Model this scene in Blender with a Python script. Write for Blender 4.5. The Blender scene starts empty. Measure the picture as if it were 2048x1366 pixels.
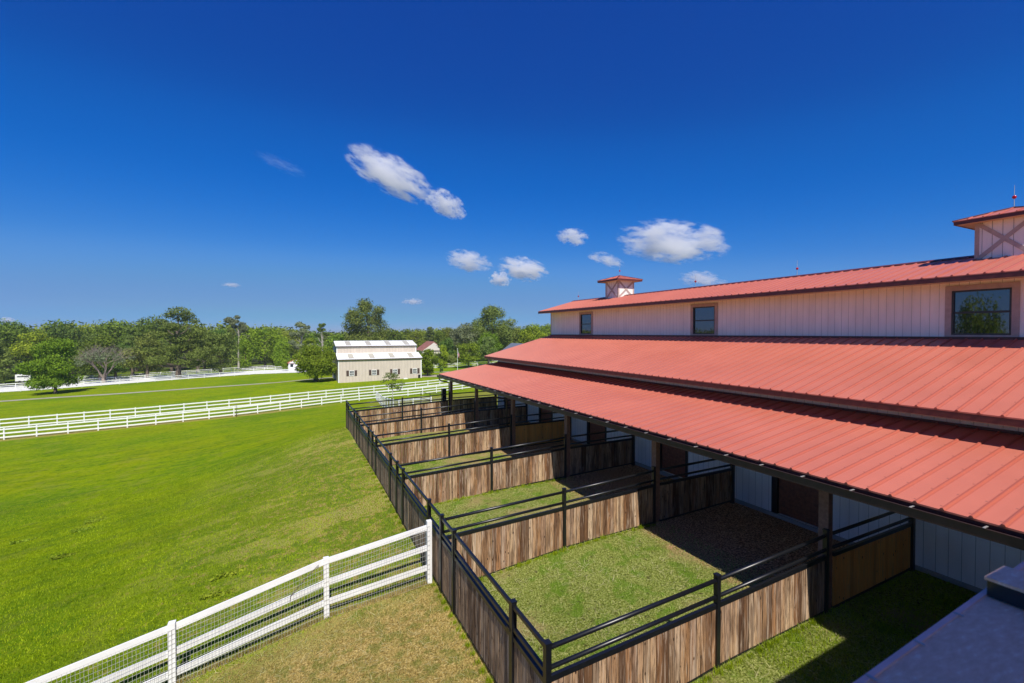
import bpy, math, random
import numpy as np
from mathutils import Vector, Matrix
R = math.radians
SC = bpy.context.scene
COL = SC.collection

# ---------------------------------------------------------------- camera
cam = bpy.data.cameras.new('camera')
cam.lens = 16.0; cam.sensor_width = 36.0
cam.clip_start = 0.05; cam.clip_end = 30000
cam.dof.use_dof = True; cam.dof.focus_distance = 14.0; cam.dof.aperture_fstop = 1.8
camo = bpy.data.objects.new('camera', cam); COL.objects.link(camo)
camo.location = (0, 0, 6.1)
camo.rotation_euler = (R(90 - 1.07), 0, R(-26.26))
SC.camera = camo

# ---------------------------------------------------------------- sky, sun, exposure
SUNV = Vector((-0.10, -0.80, 1.0)).normalized()
ELEV = math.asin(SUNV.z)
EXPO = 0.3
world = bpy.data.worlds.new('World'); SC.world = world
world.use_nodes = True
wt = world.node_tree; wt.nodes.clear()
sky = wt.nodes.new('ShaderNodeTexSky'); sky.sky_type = 'NISHITA'; sky.sun_disc = False
sky.sun_elevation = ELEV; sky.sun_rotation = math.atan2(SUNV.x, SUNV.y)
sky.air_density = 1.0; sky.dust_density = 0.0; sky.ozone_density = 6.0; sky.altitude = 0
sc1 = wt.nodes.new('ShaderNodeVectorMath'); sc1.operation = 'SCALE'; sc1.inputs['Scale'].default_value = 0.1
cv = wt.nodes.new('ShaderNodeRGBCurve')
CVP = [[(0, .005), (.08, .005), (.12, .0055), (.147, .008), (.228, .041), (.30, .090), (.56, .160), (.77, .185), (1, .36)],
       [(0, 0), (.134, .058), (.178, .078), (.213, .108), (.273, .142), (.404, .222), (.502, .285), (.767, .340), (1, .49)],
       [(0, 0), (.28, .345), (.358, .405), (.415, .49), (.505, .575), (.668, .67), (.748, .69), (.83, .64), (1, .74)]]
for k in range(3):
    c_ = cv.mapping.curves[k]
    while len(c_.points) < len(CVP[k]): c_.points.new(.5, .5)
    for p_, q_ in zip(c_.points, CVP[k]): p_.location = q_
cv.mapping.extend = 'EXTRAPOLATED'; cv.mapping.update()
sc2 = wt.nodes.new('ShaderNodeVectorMath'); sc2.operation = 'SCALE'; sc2.inputs['Scale'].default_value = 10.0 * 2 ** -EXPO
bg = wt.nodes.new('ShaderNodeBackground'); bg.inputs['Strength'].default_value = 0.1
wo = wt.nodes.new('ShaderNodeOutputWorld')
wt.links.new(sky.outputs[0], sc1.inputs[0])
wt.links.new(sc1.outputs[0], cv.inputs['Color'])
wt.links.new(cv.outputs[0], sc2.inputs[0])
wt.links.new(sc2.outputs[0], bg.inputs[0])
wt.links.new(bg.outputs[0], wo.inputs[0])

sun = bpy.data.lights.new('sun', 'SUN'); sun.energy = 4.6; sun.angle = R(0.5); sun.color = (1.0, 0.95, 0.86)
suno = bpy.data.objects.new('sun', sun); COL.objects.link(suno)
suno.rotation_euler = SUNV.to_track_quat('Z', 'Y').to_euler()
suno.location = (0, -30, 60)
vs = SC.view_settings
vs.view_transform = 'Standard'; vs.look = 'None'; vs.exposure = EXPO; vs.gamma = 1.0
SC.cycles.volume_bounces = 6
SC.cycles.max_bounces = 10
SC.cycles.volume_step_rate = 0.2

# ---------------------------------------------------------------- helpers
class MB:
    def __init__(s): s.v = []; s.f = []
    def add(s, vs, fs):
        n = len(s.v); s.v += [tuple(p) for p in vs]; s.f += [tuple(n + i for i in q) for q in fs]; return s
    BOXF = [(0, 3, 2, 1), (4, 5, 6, 7), (0, 1, 5, 4), (1, 2, 6, 5), (2, 3, 7, 6), (3, 0, 4, 7)]
    def box(s, x0, x1, y0, y1, z0, z1):
        return s.add([(x0, y0, z0), (x1, y0, z0), (x1, y1, z0), (x0, y1, z0), (x0, y0, z1), (x1, y0, z1), (x1, y1, z1), (x0, y1, z1)], MB.BOXF)
    def bar(s, a, b, w, h, up=(0, 0, 1)):
        a = Vector(a); b = Vector(b); d = (b - a).normalized(); up = Vector(up)
        if abs(d.dot(up)) > .99: up = Vector((0, 1, 0))
        r = d.cross(up).normalized(); u = r.cross(d)
        p = []
        for c in (a, b):
            for (i, j) in ((-1, -1), (1, -1), (1, 1), (-1, 1)): p.append(c + r * (w / 2 * i) + u * (h / 2 * j))
        return s.add(p, [(0, 1, 2, 3), (7, 6, 5, 4), (0, 4, 5, 1), (1, 5, 6, 2), (2, 6, 7, 3), (3, 7, 4, 0)])
    def tube(s, pts, rad, n=8, cap=True):
        pts = [Vector(p) for p in pts]
        if not hasattr(rad, '__len__'): rad = [rad] * len(pts)
        base = len(s.v); V = []; F = []
        ref = None
        for k, p in enumerate(pts):
            d = (pts[min(k + 1, len(pts) - 1)] - pts[max(k - 1, 0)]).normalized()
            if ref is None: ref = Vector((1, 0, 0)) if abs(d.x) < .8 else Vector((0, 1, 0))
            r = (ref - d * ref.dot(d)).normalized(); ref = r; u = d.cross(r)
            for i in range(n):
                t = 2 * math.pi * i / n
                V.append(p + (r * math.cos(t) + u * math.sin(t)) * rad[k])
        for k in range(len(pts) - 1):
            for i in range(n):
                j = (i + 1) % n
                F.append((k * n + i, k * n + j, (k + 1) * n + j, (k + 1) * n + i))
        if cap:
            F.append(tuple(range(n - 1, -1, -1))); F.append(tuple((len(pts) - 1) * n + i for i in range(n)))
        return s.add(V, F)
    def ball(s, c, r, n=10, m=6, sz=1.0):
        V = [(c[0], c[1], c[2] - r * sz)]; F = []
        for k in range(1, m):
            a = -math.pi / 2 + math.pi * k / m
            for i in range(n):
                t = 2 * math.pi * i / n
                V.append((c[0] + r * math.cos(a) * math.cos(t), c[1] + r * math.cos(a) * math.sin(t), c[2] + r * sz * math.sin(a)))
        V.append((c[0], c[1], c[2] + r * sz))
        for i in range(n):
            j = (i + 1) % n
            F.append((0, 1 + j, 1 + i)); F.append((len(V) - 1, 1 + (m - 2) * n + i, 1 + (m - 2) * n + j))
            for k in range(m - 2): F.append((1 + k * n + i, 1 + k * n + j, 1 + (k + 1) * n + j, 1 + (k + 1) * n + i))
        return s.add(V, F)
    def mesh(s, name, m, smooth=False):
        me = bpy.data.meshes.new(name); me.from_pydata(s.v, [], s.f); me.update()
        if m: me.materials.append(m)
        if smooth: me.polygons.foreach_set('use_smooth', [True] * len(me.polygons))
        return me
    def build(s, name, m, parent=None, smooth=False):
        return link(name, s.mesh(name, m, smooth), parent)

def link(name, me, parent=None):
    o = bpy.data.objects.new(name, me); COL.objects.link(o)
    if parent is not None:
        o.parent = parent
        o.matrix_parent_inverse = Matrix.Translation(parent.location).inverted() if parent.type == 'EMPTY' and parent.parent is None and not parent.get('local') else Matrix()
    return o
def thing(name, label, cat, loc=(0, 0, 0), group=None, local=False):
    o = bpy.data.objects.new(name, None); COL.objects.link(o); o.location = loc
    o.empty_display_size = .3
    if local: o['local'] = 1
    o['label'] = label; o['category'] = cat
    if group: o['group'] = group
    return o
def tag(o, label, cat, group=None, kind=None):
    if label: o['label'] = label
    if cat: o['category'] = cat
    if group: o['group'] = group
    if kind: o['kind'] = kind
    return o
def npmesh(name, V, F, m, smooth=False):
    V = np.asarray(V, np.float32); F = np.asarray(F, np.int32); k = F.shape[1]
    me = bpy.data.meshes.new(name)
    me.vertices.add(len(V)); me.vertices.foreach_set('co', V.ravel())
    me.loops.add(F.size); me.loops.foreach_set('vertex_index', F.ravel())
    me.polygons.add(len(F)); me.polygons.foreach_set('loop_start', np.arange(0, F.size, k, dtype=np.int32))
    if smooth: me.polygons.foreach_set('use_smooth', np.ones(len(F), bool))
    me.update(calc_edges=True); me.validate()
    me.materials.append(m)
    return me

# ---------------------------------------------------------------- materials
def nt(name):
    m = bpy.data.materials.new(name); m.use_nodes = True
    t = m.node_tree; b = t.nodes['Principled BSDF']
    return m, t, b
def N(t, typ, **kw):
    n = t.nodes.new(typ)
    for k, v in kw.items():
        if k in n.inputs.keys() if hasattr(n.inputs, 'keys') else False: n.inputs[k].default_value = v
        else: setattr(n, k, v)
    return n
def L(t, a, b): t.links.new(a, b)
def ramp(t, fac, stops, interp='LINEAR'):
    n = t.nodes.new('ShaderNodeValToRGB'); e = n.color_ramp.elements; n.color_ramp.interpolation = interp
    while len(e) < len(stops): e.new(.5)
    for k, (p, c) in enumerate(stops):
        e[k].position = p; e[k].color = (c[0], c[1], c[2], 1) if hasattr(c, '__len__') else (c, c, c, 1)
    L(t, fac, n.inputs[0]); return n.outputs[0]
def noise(t, vec, scale, detail=4, rough=.55, dist=0):
    n = t.nodes.new('ShaderNodeTexNoise'); n.inputs['Scale'].default_value = scale
    n.inputs['Detail'].default_value = detail; n.inputs['Roughness'].default_value = rough
    n.inputs['Distortion'].default_value = dist
    if vec is not None: L(t, vec, n.inputs['Vector'])
    return n.outputs['Fac']
def mapping(t, vec, scale=(1, 1, 1), loc=(0, 0, 0), rot=(0, 0, 0)):
    n = t.nodes.new('ShaderNodeMapping'); L(t, vec, n.inputs[0])
    n.inputs['Scale'].default_value = scale; n.inputs['Location'].default_value = loc; n.inputs['Rotation'].default_value = rot
    return n.outputs[0]
def mix(t, f, a, b, mode='MIX'):
    n = t.nodes.new('ShaderNodeMix'); n.data_type = 'RGBA'; n.blend_type = mode
    for i, v in ((0, f), (6, a), (7, b)):
        if hasattr(v, 'node'): L(t, v, n.inputs[i])
        elif i == 0: n.inputs[0].default_value = v
        else: n.inputs[i].default_value = (v[0], v[1], v[2], 1)
    return n.outputs[2]
def math_(t, op, a, b=None, c=None, clamp=False):
    n = t.nodes.new('ShaderNodeMath'); n.operation = op; n.use_clamp = clamp
    for i, v in enumerate((a, b, c)):
        if v is None: continue
        if hasattr(v, 'node'): L(t, v, n.inputs[i])
        else: n.inputs[i].default_value = v
    return n.outputs[0]
def bump(t, b, h, strength=.3, dist=.02):
    n = t.nodes.new('ShaderNodeBump'); n.inputs['Strength'].default_value = strength; n.inputs['Distance'].default_value = dist
    L(t, h, n.inputs['Height']); L(t, n.outputs[0], b.inputs['Normal'])
def geo(t): return t.nodes.new('ShaderNodeNewGeometry')
def step(t, v, lo, hi):
    n = t.nodes.new('ShaderNodeMapRange'); n.interpolation_type = 'SMOOTHSTEP'
    L(t, v, n.inputs[0]); n.inputs[1].default_value = lo; n.inputs[2].default_value = hi
    return n.outputs[0]

def plain(name, col, rough=.6, metal=0, var=.12, scale=6, bmp=0, spec=.5, coord='pos'):
    m, t, b = nt(name)
    g = geo(t).outputs['Position']
    n = noise(t, g, scale, 5)
    c = ramp(t, n, [(.3, [x * (1 - var) for x in col]), (.7, [min(1, x * (1 + var)) for x in col])])
    L(t, c, b.inputs['Base Color'])
    b.inputs['Roughness'].default_value = rough; b.inputs['Metallic'].default_value = metal
    b.inputs['Specular IOR Level'].default_value = spec
    if bmp: bump(t, b, noise(t, g, scale * 4, 4), bmp, .01)
    return m

def roof_mat(name, col, rough=.42):
    m, t, b = nt(name)
    g = geo(t).outputs['Position']
    n1 = noise(t, g, .55, 6, .65)
    n2 = noise(t, mapping(t, g, (.35, 9, .35)), 1.0, 3)
    c = ramp(t, n1, [(.3, [x * .93 for x in col]), (.72, [x * 1.06 for x in col])])
    c = mix(t, math_(t, 'MULTIPLY', step(t, n2, .52, .74), .12), c, [min(1, x * 1.1 + .02) for x in col])
    # panel to panel tone
    sx = t.nodes.new('ShaderNodeSeparateXYZ'); L(t, g, sx.inputs[0])
    pid = math_(t, 'FLOOR', math_(t, 'DIVIDE', sx.outputs[1], 1.08))
    wn = t.nodes.new('ShaderNodeTexWhiteNoise'); wn.noise_dimensions = '1D'; L(t, pid, wn.inputs['W'])
    c = mix(t, math_(t, 'MULTIPLY', wn.outputs['Value'], .14), c, [x * .72 for x in col])
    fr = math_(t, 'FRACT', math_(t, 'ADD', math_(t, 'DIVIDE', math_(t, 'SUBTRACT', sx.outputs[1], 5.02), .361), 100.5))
    overlay = math_(t, 'SUBTRACT', 1.0, step(t, math_(t, 'ABSOLUTE', math_(t, 'SUBTRACT', fr, .47)), .07, .15))  # mask of a darker band repeating along each rib
    cxr = math_(t, 'ABSOLUTE', math_(t, 'SUBTRACT', math_(t, 'FRACT', math_(t, 'ADD', math_(t, 'DIVIDE', sx.outputs[0], .61), .3)), .5))
    scr = math_(t, 'MULTIPLY', math_(t, 'SUBTRACT', 1.0, step(t, cxr, .018, .032)), math_(t, 'SUBTRACT', 1.0, step(t, math_(t, 'ABSOLUTE', math_(t, 'SUBTRACT', fr, .68)), .03, .05)))
    c = mix(t, math_(t, 'MULTIPLY', scr, .6), c, (.12, .04, .03))
    c = mix(t, math_(t, 'MULTIPLY', overlay, .62), c, [col[0] * .58, col[1] * .40, col[2] * .38])
    sp = noise(t, g, 38, 2)
    c = mix(t, math_(t, 'MULTIPLY', step(t, sp, .69, .74), .35), c, (.5, .3, .24))
    L(t, c, b.inputs['Base Color'])
    r = ramp(t, n1, [(.3, rough - .08), (.7, rough + .1)]); L(t, r, b.inputs['Roughness'])
    bump(t, b, noise(t, mapping(t, g, (.6, 2.5, .6)), 2.0, 3), .08, .02)
    return m

def siding_mat(name, col, spacing, phase, axis=1, groove=.35, gw=.045):
    m, t, b = nt(name)
    g = geo(t).outputs['Position']
    sx = t.nodes.new('ShaderNodeSeparateXYZ'); L(t, g, sx.inputs[0])
    u = math_(t, 'DIVIDE', math_(t, 'SUBTRACT', sx.outputs[axis], phase), spacing)
    fr = math_(t, 'FRACT', u)
    d = math_(t, 'ABSOLUTE', math_(t, 'SUBTRACT', fr, .5))
    gr = step(t, d, .5 - gw, .5 - gw * .4)
    n1 = noise(t, mapping(t, g, (1, 1, .25)), 2.2, 5)
    c = ramp(t, n1, [(.3, [x * .9 for x in col]), (.7, [min(1, x * 1.06) for x in col])])
    fine = noise(t, mapping(t, g, (30, 30, 1.5)), 1.0, 3)
    c = mix(t, math_(t, 'MULTIPLY', step(t, fine, .45, .7), .1), c, [x * .72 for x in col])
    c = mix(t, gr, c, [x * groove for x in col])
    L(t, c, b.inputs['Base Color']); b.inputs['Roughness'].default_value = .75
    h = math_(t, 'SUBTRACT', 1.0, gr)
    bump(t, b, h, .6, .008)
    return m

def plank_mat(name, cols, grey, grain=1.0, rough=.8):
    """boards: one tone per board (each board is an island), streaked grain, knots and weathering"""
    m, t, b = nt(name)
    gn = geo(t); g = gn.outputs['Position']; isl = gn.outputs['Random Per Island']
    base = ramp(t, isl, [(i / (len(cols) - 1), c) for i, c in enumerate(cols)])
    off = t.nodes.new('ShaderNodeVectorMath'); off.operation = 'ADD'; L(t, g, off.inputs[0])
    sc = t.nodes.new('ShaderNodeVectorMath'); sc.operation = 'SCALE'; sc.inputs[0].default_value = (37, 91, 53); L(t, isl, sc.inputs['Scale'])
    L(t, sc.outputs[0], off.inputs[1]); P = off.outputs[0]
    st = noise(t, mapping(t, P, (42, 42, 2.2)), 1.0, 6, .7)
    st2 = noise(t, mapping(t, P, (14, 14, 1.1)), 1.0, 4, .6, 1.2)
    c = mix(t, math_(t, 'MULTIPLY', step(t, st, .47, .62), .85 * grain), base, (.040, .019, .009))
    c = mix(t, math_(t, 'MULTIPLY', step(t, st2, .48, .68), .55), c, grey)
    w = noise(t, mapping(t, P, (5, 5, .8)), 1.0, 3)
    c = mix(t, math_(t, 'MULTIPLY', step(t, w, .48, .64), .62 * grain), c, (.085, .042, .022))
    kn = t.nodes.new('ShaderNodeTexVoronoi'); kn.inputs['Scale'].default_value = 1.0
    L(t, mapping(t, P, (7, 7, 3.2)), kn.inputs['Vector'])
    c = mix(t, math_(t, 'SUBTRACT', 1.0, step(t, kn.outputs['Distance'], .07, .13)), c, (.03, .014, .008))
    L(t, c, b.inputs['Base Color']); b.inputs['Roughness'].default_value = rough
    b.inputs['Specular IOR Level'].default_value = .25
    bump(t, b, st, .35, .006)
    return m

def leaf_mat(name, dark, light, trans=.25, hue=.03, val=.35):
    m, t, b = nt(name)
    gn = geo(t); oi = t.nodes.new('ShaderNodeObjectInfo')
    isl = gn.outputs['Random Per Island']
    big = noise(t, gn.outputs['Position'], .45, 3)
    f = math_(t, 'ADD', math_(t, 'MULTIPLY', isl, .6), math_(t, 'MULTIPLY', step(t, big, .3, .7), .4))
    c = ramp(t, f, [(0, dark), (.85, light)])
    h = t.nodes.new('ShaderNodeHueSaturation'); L(t, c, h.inputs['Color'])
    L(t, math_(t, 'ADD', .5 - hue / 2, math_(t, 'MULTIPLY', oi.outputs['Random'], hue)), h.inputs['Hue'])
    wn = t.nodes.new('ShaderNodeTexWhiteNoise'); wn.noise_dimensions = '1D'; L(t, math_(t, 'MULTIPLY', oi.outputs['Random'], 77.7), wn.inputs['W'])
    L(t, math_(t, 'ADD', 1 - val / 2, math_(t, 'MULTIPLY', wn.outputs['Value'], val)), h.inputs['Value'])
    c = h.outputs[0]
    L(t, c, b.inputs['Base Color']); b.inputs['Roughness'].default_value = .7
    b.inputs['Specular IOR Level'].default_value = .12
    tr = t.nodes.new('ShaderNodeBsdfTranslucent'); L(t, c, tr.inputs[0])
    ms = t.nodes.new('ShaderNodeMixShader'); ms.inputs[0].default_value = trans
    L(t, b.outputs[0], ms.inputs[1]); L(t, tr.outputs[0], ms.inputs[2])
    L(t, ms.outputs[0], t.nodes['Material Output'].inputs['Surface'])
    return m

M = {}
RED = (.57, .170, .112)
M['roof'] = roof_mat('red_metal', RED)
M['fascia'] = plain('dark_red_fascia', (.11, .024, .020), .45, var=.25)
M['gutter'] = plain('brown_gutter', (.05, .028, .026), .35, var=.2)
M['strap'] = plain('gutter_strap', (.5, .47, .45), .4, .4)
M['siding'] = siding_mat('clerestory_siding', (.95, .87, .80), .243, .12, groove=.5, gw=.032)
M['sidingc'] = siding_mat('cupola_siding', (.90, .82, .76), .243, .12)
M['sidingx'] = siding_mat('cupola_siding_side', (.70, .62, .58), .243, .12, 0)
M['lowwall'] = siding_mat('white_stall_siding', (.95, .91, .87), .243, .05, groove=.4, gw=.03)
M['soffit'] = plain('soffit', (.55, .40, .25), .8)
M['trim'] = plain('taupe_trim', (.46, .35, .31), .7)
M['wood_col'] = plain('brown_post', (.26, .13, .085), .7, var=.3, scale=12)
M['steel'] = plain('black_steel', (.007, .0075, .010), .36, var=.3, scale=20, spec=.6)
M['door'] = plain('stained_door', (.24, .075, .035), .55, var=.35, scale=9)
M['doorframe'] = plain('door_frame', (.012, .010, .010), .4)
M['white'] = plain('white_board', (.80, .80, .79), .5, var=.05, scale=3)
M['wire'] = plain('galvanised_wire', (.62, .62, .60), .4, .4)
M['black'] = plain('black_plastic', (.015, .015, .015), .5)
M['winframe'] = plain('window_frame', (.035, .030, .032), .4)
M['bark'] = plain('bark', (.13, .10, .075), .9, var=.35, scale=5, bmp=.5)
M['palebark'] = plain('pale_bark', (.42, .38, .33), .9, var=.25, scale=5)
M['deadbark'] = plain('dead_bark', (.25, .20, .165), .9, var=.25, scale=5)
M['concrete'] = plain('concrete', (.38, .36, .33), .85, var=.15, scale=2)
M['planks'] = plank_mat('weathered_boards', [(.20, .085, .032), (.48, .28, .145), (.095, .042, .020), (.56, .38, .23), (.28, .12, .045), (.38, .25, .165), (.50, .25, .09), (.13, .065, .035), (.38, .20, .09), (.64, .48, .33)], (.55, .43, .33))
M['greyplanks'] = plank_mat('grey_boards', [(.30, .17, .09), (.52, .36, .22), (.17, .095, .05), (.60, .44, .29), (.36, .22, .12), (.46, .32, .20)], (.62, .48, .34))
M['newplanks'] = plank_mat('new_orange_boards', [(.80, .34, .07), (.95, .44, .10), (.62, .25, .05), (.88, .38, .08)], (.5, .3, .12), grain=.15)
M['tan'] = siding_mat('tan_metal_siding', (.60, .51, .43), .6, 0, axis=0, groove=.82, gw=.10)
M['tany'] = siding_mat('tan_metal_side', (.60, .51, .43), .6, 0, axis=1, groove=.72, gw=.10)
M['whiteroof'] = plain('white_metal_roof', (.82, .82, .80), .4, var=.04)
M['skylight'] = plain('skylight_panel', (.45, .42, .34), .5, var=.12, scale=2)
M['shutter'] = plain('brown_shutter', (.075, .045, .035), .6)
M['darkglass'] = plain('dark_glass', (.02, .025, .03), .1)
M['tile'] = plain('clay_tile', (.30, .12, .09), .8, var=.3, scale=2)
M['slate'] = plain('blue_slate', (.14, .17, .23), .7, var=.15)
M['cream'] = plain('cream_wall', (.68, .62, .55), .8, var=.05)
M['balconymetal'] = plain('pink_trim_metal', (.85, .50, .42), .4, var=.1)

def glass_mat():
    m, t, b = nt('window_glass')
    b.inputs['Base Color'].default_value = (.006, .010, .014, 1)
    b.inputs['Roughness'].default_value = .02; b.inputs['IOR'].default_value = 1.9
    b.inputs['Specular IOR Level'].default_value = .8
    g = geo(t).outputs['Position']
    bump(t, b, noise(t, g, 1.5, 1), .02, .01)
    return m
M['glass'] = glass_mat()

def sheet_metal():
    m, t, b = nt('galvanised_sheet')
    g = geo(t).outputs['Position']
    n = noise(t, mapping(t, g, (9, 26, 3), rot=(0, 0, .5)), 1.6, 4, .6)
    c = ramp(t, n, [(.36, (.82, .50, .33)), (.50, (.88, .56, .38)), (.60, (.92, .61, .43)), (.68, (.98, .74, .56))])
    L(t, c, b.inputs['Base Color']); b.inputs['Specular IOR Level'].default_value = .15
    b.inputs['Roughness'].default_value = .7
    n2 = noise(t, mapping(t, g, (14, 30, 10)), 1, 3)
    bump(t, b, n2, .2, .006)
    return m
M['sheet'] = sheet_metal()
M['blacksteelgloss'] = plain('black_cap_side', (.02, .025, .03), .25)

# ---------------------------------------------------------------- terrain
CP = np.array([(14.4, 6.0, 0.05), (14.4, 20.0, 0.05), (14.4, 34.0, 0.0), (10.7, 5.0, 0.0), (10.7, 11.0, 0.0), (10.7, 21.0, 0.0), (10.7, 32.0, 0.0), (7.1, 5.8, -0.1), (7.1, 11.0, -0.1), (7.1, 21.0, -0.06), (7.1, 32.0, -0.05), (3.45, 5.8, -0.46), (3.45, 10.0, -0.46), (3.45, 14.8, -0.35), (3.45, 17.6, -0.22), (3.45, 23.0, -0.1), (3.45, 31.0, -0.09), (0.8, 11.6, -0.75), (-2.0, 10.5, -1.05), (25.0, 20.0, 0.0), (25.0, 0.0, 0.0), (25.0, 36.0, -0.1), (10.0, -8.0, 0.0), (3.0, -5.0, -0.5), (-6.0, -4.0, -1.4), (-12.0, 12.0, -2.2), (-8.0, 22.0, -2.2), (-3.0, 32.0, -2.0), (1.0, 26.0, -0.6), (8.0, 42.0, -1.2), (18.0, 44.0, -1.1), (-25.14, 62.37, -4.43), (-15.89, 61.83, -4.05), (-4.6, 62.29, -3.63), (7.08, 64.35, -3.15), (16.76, 66.82, -3.14), (27.57, 69.85, -2.96), (-44.86, 109.99, -5.79), (-37.5, 109.72, -5.52), (-23.94, 109.72, -5.21), (-1.47, 105.35, -4.12), (-41.16, 120.43, -5.86), (4.98, 97.72, -3.39), (8.69, 93.66, -3.57), (24.95, 91.22, -3.2), (-49.52, 135.36, -6.5), (-20.66, 137.88, -5.34), (-6.75, 140.28, -4.98), (17.93, 131.46, -4.28), (43.16, 129.05, -4.13), (55.81, 128.41, -3.44), (-73.77, 181.1, -7.9), (-40.75, 187.11, -7.74), (4.35, 198.35, -6.16), (87.73, 201.85, -5.02), (-200.0, 40.0, -9.0), (-120.0, -60.0, -8.0), (0.0, 400.0, -11.0), (-250.0, 300.0, -12.0), (300.0, 300.0, -8.0), (200.0, 60.0, -4.0), (100.0, -100.0, -2.0), (90.0, 30.0, -1.5), (80.0, 120.0, -4.0)])
def _k(r2): return np.sqrt(r2 + 16.0)
def _fit():
    P = CP[:, :2]; n = len(P)
    r2 = ((P[:, None] - P[None]) ** 2).sum(2)
    A = np.zeros((n + 3, n + 3)); A[:n, :n] = -_k(r2); A[:n, n] = 1; A[:n, n + 1:] = P; A[n, :n] = 1; A[n + 1:, :n] = P.T
    return np.linalg.solve(A, np.r_[CP[:, 2], 0, 0, 0])
_w = _fit()
def gz(x, y):
    x = np.asarray(x, float); y = np.asarray(y, float)
    r2 = (x[..., None] - CP[:, 0]) ** 2 + (y[..., None] - CP[:, 1]) ** 2
    z = -(_k(r2) @ _w[:len(CP)]) + _w[-3] + _w[-2] * x + _w[-1] * y
    d = np.sqrt(x * x + (y - 80) ** 2); s = np.clip((d - 170) / 160, 0, 1); s = s * s * (3 - 2 * s)
    return z * (1 - s) + (-9.0) * s
def g1(x, y): return float(gz(np.array(x), np.array(y)))

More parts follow.
